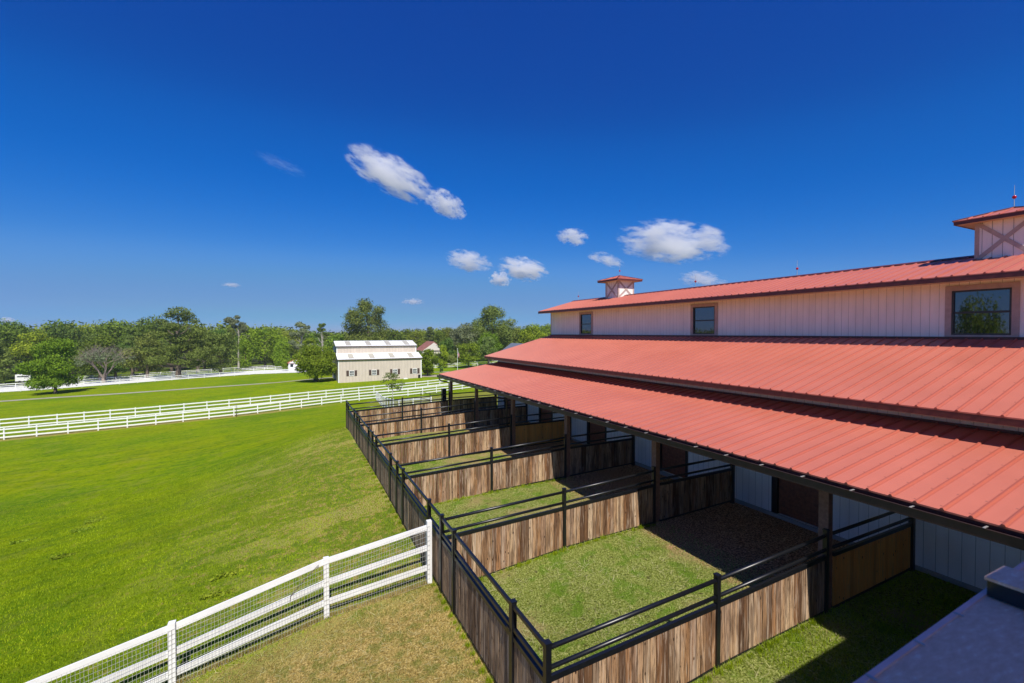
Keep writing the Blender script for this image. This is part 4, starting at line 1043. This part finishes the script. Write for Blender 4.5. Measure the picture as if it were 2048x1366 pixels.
LM = {
 'oak': leaf_mat('oak_leaves', (.055, .115, .008), (.25, .36, .024)),
 'lime': leaf_mat('lime_leaves', (.11, .19, .010), (.33, .42, .030)),
 'pine': leaf_mat('pine_needles', (.055, .095, .012), (.25, .31, .065), .22),
 'dark': leaf_mat('dark_leaves', (.036, .080, .014), (.16, .235, .040), .2),
 'forest': leaf_mat('forest_leaves', (.055, .110, .012), (.23, .32, .035), .24, .07, .6),
 'grey': leaf_mat('greygreen_leaves', (.09, .12, .055), (.27, .31, .16)),
 'vine': leaf_mat('vine_leaves', (.09, .15, .025), (.29, .36, .09)),
 'young': leaf_mat('young_leaves', (.08, .13, .02), (.26, .30, .08)),
}
def make_tree(name, label, x, y, h, w, kind, leaf, n, size, seed, tr=None, bark='bark', z=None, group=None, blobs=None, frac=.85, cat='tree', shell=.55):
    z = g1(x, y) if z is None else z
    t = thing(name, label, cat, (x, y, z), group, local=True)
    B = blobs or crown_blobs(kind, h, w, seed); tr = tr or h * .028
    if kind != 'bush': link('trunk', trunk_mb(B, h, tr, seed, frac).mesh('trunk', M[bark], True), t)
    V, F = leafcloud(B, n, size, seed, shell)
    V[:, 2] = np.maximum(V[:, 2], .05)
    link('crown', npmesh('crown', V, F, LM[leaf]), t)
    return t
def dup(root, loc, rot, sc, label=None, group=None):
    r_ = root.copy(); COL.objects.link(r_); r_.location = loc; r_.rotation_euler = (0, 0, rot); r_.scale = sc
    if label: r_['label'] = label
    if group: r_['group'] = group
    for ch in list(root.children):
        c = ch.copy(); COL.objects.link(c); c.parent = r_
    return r_

make_tree('oak_tree', 'bright green spreading young oak standing alone on the far left pasture', -41.2, 120.4, 11.0, 11.0, 'broad', 'oak', 19000, .145, 11, .26, shell=.5)
make_tree('oak_tree', 'round dark green tree with a thick trunk just left of the tan metal barn', 4.98, 97.7, 6.9, 8.9, 'round', 'oak', 16000, .13, 12, .42, frac=.6)
pb = [(0.3, 0, 17.6, 2.6, 2.4, 1.3), (-1.9, .5, 16.6, 1.6, 1.6, .8), (2.3, 0, 16.6, 1.8, 1.6, .9), (-3.8, .2, 14.9, 1.6, 1.4, .8), (3.5, .4, 15.2, 1.4, 1.4, .8), (.8, 1, 15.7, 2, 2, .8)]
rr = random.Random(77)
for i in range(40):
    t = rr.random(); z = 3.6 + t * 10.2; a = rr.uniform(0, 6.283); q = rr.uniform(.3, 1) * (8.2 - 2.8 * t); s = rr.uniform(1.1, 2.0)
    pb.append((q * math.cos(a), q * math.sin(a), z, s * 1.15, s * 1.1, s * .6))
make_tree('pine_tree', 'tall dark pine with a tufted flat top standing by the white gravel road', -26.0, 147.2, 18.6, 17, 'pine', 'pine', 17000, .20, 13, .62, blobs=pb, frac=.93)
make_tree('pine_tree', 'big dense pine rising behind the tan metal barn', 23.8, 155.8, 22.6, 16, 'round', 'pine', 20000, .22, 14, .6, shell=.45)
make_tree('pine_tree', 'broad tall pine at the far end beyond the red barn roofs', 66.6, 151, 20.2, 15, 'round', 'pine', 17000, .21, 15, .55)
make_tree('pine_tree', 'shorter second pine leaning against the broad pine beyond the red roofs', 73.6, 152.5, 17.0, 12, 'broad', 'pine', 9000, .22, 16, .5)
# dead tree: bare forks
def dead_tree(name, label, x, y, h, w, seed, leaf=None):
    r = random.Random(seed); z = g1(x, y); mb = MB(); tips = []
    def grow(p, d, Lg, rad, depth):
        e = p + d * Lg; mid = (p + e) / 2 + Vector((r.uniform(-1, 1), r.uniform(-1, 1), r.uniform(-.3, 1))) * Lg * .07
        mb.tube([p, mid, e], [rad, rad * .82, rad * .62], 6 if depth < 3 else 4, False)
        if depth >= 6: tips.append(e); return
        for k in range(3 if depth < 4 else 2):
            nd = (d + Vector((r.uniform(-1, 1), r.uniform(-1, 1), r.uniform(-.35, .6))) * .75).normalized()
            grow(e, nd, Lg * r.uniform(.66, .86), rad * .56, depth + 1)
    t = thing(name, label, 'tree', (x, y, z), local=True)
    mb.tube([(0, 0, -.5), (0, 0, h * .12)], [.62, .48], 8)
    for a in (0.2, 1.6, 2.9, 4.0, 5.2):
        d = Vector((math.cos(a) * w / h * .42, math.sin(a) * .4, .95)).normalized(); grow(Vector((0, 0, h * .1)), d, h * .27, .20, 1)
    link('trunk', mb.mesh('trunk', M['deadbark'], True), t)
    if leaf:
        B = [(a.x * .8, a.y * .8, a.z * .8, .9, .9, .7) for a in r.sample(tips, 60)]
        V, F = leafcloud(B, 3200, .18, seed); link('crown', npmesh('crown', V, F, LM[leaf]), t)
    return t
dead_tree('dead_tree', 'bare grey dead tree with forked limbs behind the far rail fence', -41.5, 148.0, 10.2, 14, 21, 'grey')
dead_tree('dead_tree', 'small leafless tree at the wood edge right of the tall dark pine', -27.5, 186, 7, 7, 22)

singles = [
 ('pine_tree', 'bushy low pine at the far left edge of the picture', -66.0, 156, 12.5, 11, 'pine', 'pine', 6000, .24, 31),
 ('pine_tree', 'dull green pine behind the low pine at the far left edge', -73, 172, 13, 13, 'broad', 'pine', 6000, .24, 32),
 ('leafy_tree', 'light green rounded tree left of the lone oak', -68, 186, 15.5, 13, 'broad', 'lime', 6000, .26, 33),
 ('pine_tree', 'drooping pine close behind the left side of the tall dark pine', -35, 158, 13.5, 11, 'broad', 'pine', 8000, .22, 34),
 ('pine_tree', 'dense pine close behind the right side of the tall dark pine', -17.5, 156, 13, 12, 'broad', 'pine', 8000, .22, 35),
 ('pine_tree', 'dark pine between the dead tree and the tall dark pine', -44, 166, 12.5, 12, 'broad', 'dark', 7000, .24, 36),
 ('leafy_tree', 'yellow-green pointed tree left of the large round green tree', -12.5, 173, 10.8, 5, 'column', 'lime', 4000, .2, 37),
 ('leafy_tree', 'large round mid-green tree in front of the woods', -7.3, 186, 14.5, 17, 'round', 'oak', 9000, .28, 38),
 ('leafy_tree', 'yellow-green pointed tree right of the large round green tree', -1.6, 168, 9.8, 7.5, 'column', 'lime', 4500, .2, 39),
 ('leafy_tree', 'bright green feathery tree behind the small red-roofed shed', 6.5, 172, 10.5, 8, 'broad', 'lime', 5000, .22, 40),
 ('shrub', 'small green bush at the left side of the red-roofed shed', -.6, 151.5, 3.4, 2.6, 'bush', 'oak', 1500, .14, 41),
 ('tall_tree', 'tall pale-trunked tree standing out above the woods left of centre', -15.3, 184, 19, 10, 'sparse', 'grey', 3800, .24, 42),
 ('tall_tree', 'tall slim pale-trunked tree above the red-roofed shed', 4.1, 165, 15.5, 8, 'sparse', 'grey', 3600, .22, 43),
 ('tall_tree', 'narrow dark spire tree just left of the tan metal barn', 11.4, 179, 16.5, 6, 'sparse', 'dark', 3000, .22, 44),
 ('leafy_tree', 'dark glossy tree beside the tiled-roof house', 45.5, 139, 9.2, 7.5, 'broad', 'dark', 5000, .2, 45),
 ('leafy_tree', 'narrow yellow-green tree beside the tiled-roof house', 40.5, 127, 7.0, 3.4, 'column', 'lime', 2500, .17, 46),
 ('leafy_tree', 'multi-stemmed small tree against the right end of the tan metal barn', 27.5, 97.5, 6.2, 5.0, 'broad', 'oak', 4500, .15, 47),
 ('leafy_tree', 'round green tree casting shade on the meadow by the flagpole', 46.2, 121.5, 7.6, 7.5, 'round', 'oak', 6000, .17, 48),
 ('leafy_tree', 'grey-green hazy tree left of the broad tall pine', 56, 150, 14, 12, 'round', 'grey', 5500, .26, 49),
 ('willow', 'pale feathery willow leaning over the middle red roof edge', 53.5, 124.5, 8.6, 6.5, 'round', 'vine', 5000, .17, 50),
 ('leafy_tree', 'green tree between the willow and the blue-roofed house', 58.0, 134, 10.0, 8.5, 'round', 'oak', 5500, .2, 51),
 ('leafy_tree', 'green tree above the roofs right of the broad pine', 82, 148, 14.5, 12, 'broad', 'oak', 5500, .24, 52),
 ('leafy_tree', 'rounded light green tree touching the clerestory corner', 73, 132, 12.8, 10, 'round', 'lime', 6000, .22, 53),
 ('garden_tree', 'young spindly tree with yellowish leaves in the small white fence', 11.9, 58.5, 3.6, 3.3, 'sparse', 'young', 900, .085, 54),
 ('shrub', 'lone tiny shrub on the meadow right of the tan metal barn', 33.9, 108, 1.5, 1.2, 'bush', 'dark', 500, .12, 55),
 ('leafy_tree', 'dark tree behind the tan metal barn beside the big dense pine', 31.5, 150, 12.5, 10, 'broad', 'dark', 5000, .24, 56),
 ('leafy_tree', 'rounded green tree in the woods behind the left end of the tan metal barn', 15, 160, 11, 10, 'round', 'forest', 5000, .24, 57),
]
for s in singles:
    bark = 'palebark' if s[0] == 'tall_tree' else 'bark'
    make_tree(s[0], s[1], s[2], s[3], s[4], s[5], s[6], s[7], s[8], s[9], s[10], bark=bark, cat='shrub' if s[0] == 'shrub' else 'tree', frac=.93 if s[6] == 'sparse' else .85, tr=.35 if s[0] == 'tall_tree' else (.035 if s[0] == 'garden_tree' else None))
# vine hedge along the meadow fence
hb = []
rr = random.Random(3)
for i in range(34):
    s = i / 33; hb.append((s * 17 - 8.5 + rr.uniform(-.5, .5), rr.uniform(-1, 1), rr.uniform(1.2, 3.2) + 1.2 * math.sin(s * 3), rr.uniform(.9, 1.6), 1.1, rr.uniform(.8, 1.3)))
t = thing('vine_hedge', 'pale green tangled vine hedge behind the meadow fence', 'hedge', (36.5, 129.8, g1(36.5, 129.8)), local=True)
V, F = leafcloud(hb, 7000, .17, 9); link('foliage', npmesh('foliage', V, F, LM['vine']), t)
# sapling at the long fence
t = thing('sapling', 'thin bare sapling standing in front of the nearer long white fence', 'sapling', (-5.4, 61.4, g1(-5.4, 61.4)), local=True)
m_ = MB(); m_.tube([(0, 0, -.1), (.02, 0, .8), (-.02, 0, 1.6)], [.04, .03, .012], 6); m_.tube([(0, 0, .25), (.25, 0, .55), (.3, 0, .8)], [.02, .015, .006], 5); m_.tube([(0, 0, .3), (-.2, 0, .5)], [.02, .008], 5); m_.tube([(.02, 0, .9), (.15, 0, 1.2)], [.015, .006], 5)
link('stem', m_.mesh('stem', M['bark'], True), t)

# woods: prototypes, then copies
protos = {}
def proto(kind, leaf, h, w, n, size, seed):
    t = make_tree('forest_tree', 'green tree in the unbroken wood along the skyline', 0, 0, h, w, kind, leaf, n, size, seed, z=0)
    return t
PR = [proto('broad', 'forest', 15, 12, 6500, .24, 61), proto('round', 'forest', 14, 13, 6500, .25, 62), proto('broad', 'forest', 17, 11, 6500, .24, 63), proto('pine', 'pine', 18, 10, 6000, .22, 64), proto('broad', 'dark', 15, 12, 6500, .24, 65), proto('round', 'forest', 12, 12, 6000, .23, 66)]
used = [False] * len(PR)
rw = random.Random(99)
def skyh(phi):  # degrees east of north -> tree top height above eye level as a tangent
    return float(np.interp(phi, [-80, -23, -21, -18, -14, -10, -5, -1, 1.5, 5, 12, 16, 22, 30, 42], [.02, .008, .018, .024, .026, .027, .024, .018, .008, .004, .010, .014, .017, .018, .018]))
n_f = 0
for D, dphi, sc0 in ((172, 3.6, .74), (196, 3.0, .86), (222, 2.7, 1.0), (255, 2.4, 1.0)):
    phi = -24.0 + rw.random()
    while phi < 34:
        a = R(phi + rw.uniform(-.5, .5)); D2 = D + rw.uniform(-9, 9)
        x, y = D2 * math.sin(a), D2 * math.cos(a)
        near_house = (abs(phi - 16.2) < 3.0 or abs(phi - 27) < 2.5 or abs(phi + 19.6) < 2.2) and D < 200
        if not near_house and not (-14 < phi < 2 and D < 180) and not (phi > 2 and phi < 14 and D < 180 and D > 160 and rw.random() < .4):
            z = g1(x, y); top = 6.1 + skyh(phi) * D2 - z; top *= rw.uniform(.82, 1.03) * (sc0 if sc0 < 1 else 1)
            i = rw.randrange(len(PR)); base_h = [15, 14, 17, 18, 15, 12][i]; s = top / base_h
            sxy = s * rw.uniform(.85, 1.15)
            if not used[i]:
                used[i] = True; o = PR[i]; o.location = (x, y, z); o.scale = (sxy, sxy, s); o['group'] = 'trees of the far wood'
            else: dup(PR[i], (x, y, z), rw.uniform(0, 6.28), (sxy, sxy, s), group='trees of the far wood')
            n_f += 1
        phi += dphi * rw.uniform(.8, 1.2)
# trees to the west, outside the picture, seen in the window reflections
for (x, y, h, i) in [(-38, 24.9, 14.8, 5), (-52, 48, 9, 5), (-60, 10, 12, 0), (-66, 62, 11, 4), (-90, 30, 13, 2), (-95, 50, 13, 5), (-100, 72, 14, 0), (-105, 92, 14, 1), (-110, 112, 15, 2), (-105, 130, 14, 4), (-112, 10, 13, 0), (-118, 60, 15, 2), (-122, 84, 15, 1)]:
    base_h = [15, 14, 17, 18, 15, 12][i]; s = h / base_h
    dup(PR[i], (x, y, g1(x, y)), rw.uniform(0, 6), (s * (.36 if x > -41 else 1), s * (.36 if x > -41 else 1), s), label='tree west of the pasture, mirrored in the barn windows', group='trees mirrored in the windows')
# far wood mass behind
rn = np.random.default_rng(4)
nb = 900
phi = np.radians(rn.uniform(-50, 46, nb)); D = rn.uniform(265, 420, nb)
bl = []
for p, d in zip(phi, D):
    x, y = d * math.sin(p), d * math.cos(p); hh = 6.1 + skyh(math.degrees(p)) * 255 * rn.uniform(.2, .95)
    bl.append((x, y, hh - 4.5, 7 * rn.uniform(.7, 1.2), 7, 5))
V, F = leafcloud(bl, 60000, .75, 71)
tag(link('distant_woods', npmesh('distant_woods', V, F, LM['forest'])), 'solid band of woodland on the horizon', 'woods', kind='stuff')
# weeds in the lawn
for i, (x, y, lb) in enumerate([(-10.1, 26.2, 'broad-leaved weed patch at the far left of the lawn'), (-8.0, 25.7, 'broad-leaved weed patch in the lawn, right of the leftmost patch'), (-7.9, 26.9, 'small weed patch higher up the left lawn'), (-7.4, 22.1, 'single pale weed in the left lawn'), (-1.6, 15.4, 'spreading weed on the lawn close behind the white fence'), (-1.75, 14.4, 'small upright weed touching the back of the white fence')]):
    z = g1(x, y); r2 = random.Random(i); B = [(k * .085 - .34 + r2.uniform(-.02, .02), r2.uniform(-.08, .08), .05, .12, .11, .05) for k in range(9)]
    V, F = leafcloud(B, 170, .04, i); o = link('weed', npmesh('weed', V, F, LM['lime']))
    o.location = (x, y, z); tag(o, lb, 'weed')

# ---------------------------------------------------------------- clouds (real volumes high over the far country)
def cloud_mat(seed, dens, thr, stretch):
    m = bpy.data.materials.new('cloud_vapour'); m.use_nodes = True; t = m.node_tree; t.nodes.clear()
    out = t.nodes.new('ShaderNodeOutputMaterial'); pv = t.nodes.new('ShaderNodeVolumePrincipled')
    tc = t.nodes.new('ShaderNodeTexCoord'); P = tc.outputs['Object']
    ln = t.nodes.new('ShaderNodeVectorMath'); ln.operation = 'LENGTH'; L(t, P, ln.inputs[0])
    q = mapping(t, P, stretch, (seed * 3.1, seed * 1.7, seed))
    n1 = noise(t, q, 2.3, 6, .6, .2)
    n2 = noise(t, q, 6.5, 8, .65)
    d = math_(t, 'ADD', math_(t, 'MULTIPLY', math_(t, 'SUBTRACT', .80, ln.outputs['Value']), 2.1), math_(t, 'MULTIPLY', math_(t, 'SUBTRACT', n1, .5), 8.5))
    d = math_(t, 'ADD', d, math_(t, 'MULTIPLY', math_(t, 'SUBTRACT', n2, .5), 3.6))
    edge = step(t, ln.outputs['Value'], 1.0, .88)
    d = math_(t, 'MULTIPLY', step(t, d, thr, thr + .9), edge)
    L(t, math_(t, 'MULTIPLY', d, dens), pv.inputs['Density'])
    pv.inputs['Color'].default_value = (.97, .97, .985, 1); pv.inputs['Anisotropy'].default_value = .0
    L(t, pv.outputs[0], out.inputs['Volume'])
    return m
def ico(name, m):
    mb = MB(); mb.ball((0, 0, 0), 1.03, 24, 14); return mb.mesh(name, m)
HY, FPX = 666.0, 910.0
def cloud(label, az, tanel, w, h, tilt, seed, dens=1.0, thr=.25, depth=None, stretch=(1, 1, 1)):
    """az in degrees east of north; tanel = height over distance; w, h as angles (tangent)"""
    D = 1000.0 / max(tanel, .10) * .9; a = R(az)
    o = link('cloud', ico('cloud', cloud_mat(seed, dens / (w * D * .13), thr, stretch)))
    o.location = (D * math.sin(a), D * math.cos(a), 6.1 + D * tanel)
    o.scale = (w * D / 2, (depth or h * 1.6) * D / 2, h * D / 2)
    o.rotation_mode = 'YXZ'; o.rotation_euler = (0, R(tilt), -a)
    return tag(o, label, 'cloud', 'small white clouds in the blue sky')
CL = [
 ('largest left cloud, a bright diagonal streak in the middle of the sky', 11.46, 0.3335, 0.215, 0.080, 26, 1, 1.2, 0.0),
 ('small ragged cloud at the lower right tip of the largest left cloud', 18.01, 0.2789, 0.105, 0.056, 26, 2, 0.8, 0.2),
 ('soft cloud left of the pair above the tan metal barn and cupola', 20.76, 0.157, 0.119, 0.0503, 8, 3, 0.8, 0.2),
 ('bright puffy cloud right of the soft one, over the big pines', 27.58, 0.1402, 0.1242, 0.0571, 12, 4, 1.0, 0.18),
 ('faint small cloud just under the bright puffy pair', 24.75, 0.1183, 0.0553, 0.0373, 10, 5, 0.6, 0.22),
 ('small cloud floating between the two bigger cloud groups', 33.81, 0.2083, 0.0772, 0.0414, 6, 6, 0.6, 0.2),
 ('biggest bright cloud high above the barn ridge on the right', 45.34, 0.1882, 0.2445, 0.0955, 8, 7, 1.2, 0.12),
 ('slim slanted cloud above the far cupola', 37.9, 0.1577, 0.0896, 0.0301, 18, 8, 0.6, 0.2),
 ('thin cloud touching the barn ridge right of the far cupola', 48.93, 0.1072, 0.1016, 0.0405, 10, 9, 0.6, 0.22),
 ('faint wisp high on the left of the sky', -0.49, 0.3293, 0.1104, 0.030, 18, 10, 0.07, 0.3),
 ('tiny flat cloud above the tan metal barn', 14.0, 0.0675, 0.0568, 0.0172, 2, 11, 0.6, 0.2),
 ('tiny flat cloud low over the woods left of centre', -5.34, 0.0896, 0.0352, 0.0112, 0, 12, 0.5, 0.2),
 ('tiny pale cloud on the horizon at the far left', -21.67, 0.0191, 0.0177, 0.0103, 0, 13, 0.5, 0.2)]
for c in CL: cloud(*c)
hz = MB().box(-4700, 5200, -3300, 6900, -16, 24.5)
m = bpy.data.materials.new('pale_air'); m.use_nodes = True; tt = m.node_tree; tt.nodes.clear()
oo = tt.nodes.new('ShaderNodeOutputMaterial'); pv = tt.nodes.new('ShaderNodeVolumePrincipled')
pv.inputs['Color'].default_value = (.80, .88, 1, 1); pv.inputs['Density'].default_value = .00020; pv.inputs['Anisotropy'].default_value = .2
tt.links.new(pv.outputs[0], oo.inputs['Volume'])
tag(hz.build('haze', m), 'thin pale air over the far fields and woods', 'haze', kind='stuff')
print('objects', len(bpy.data.objects), 'forest', n_f)
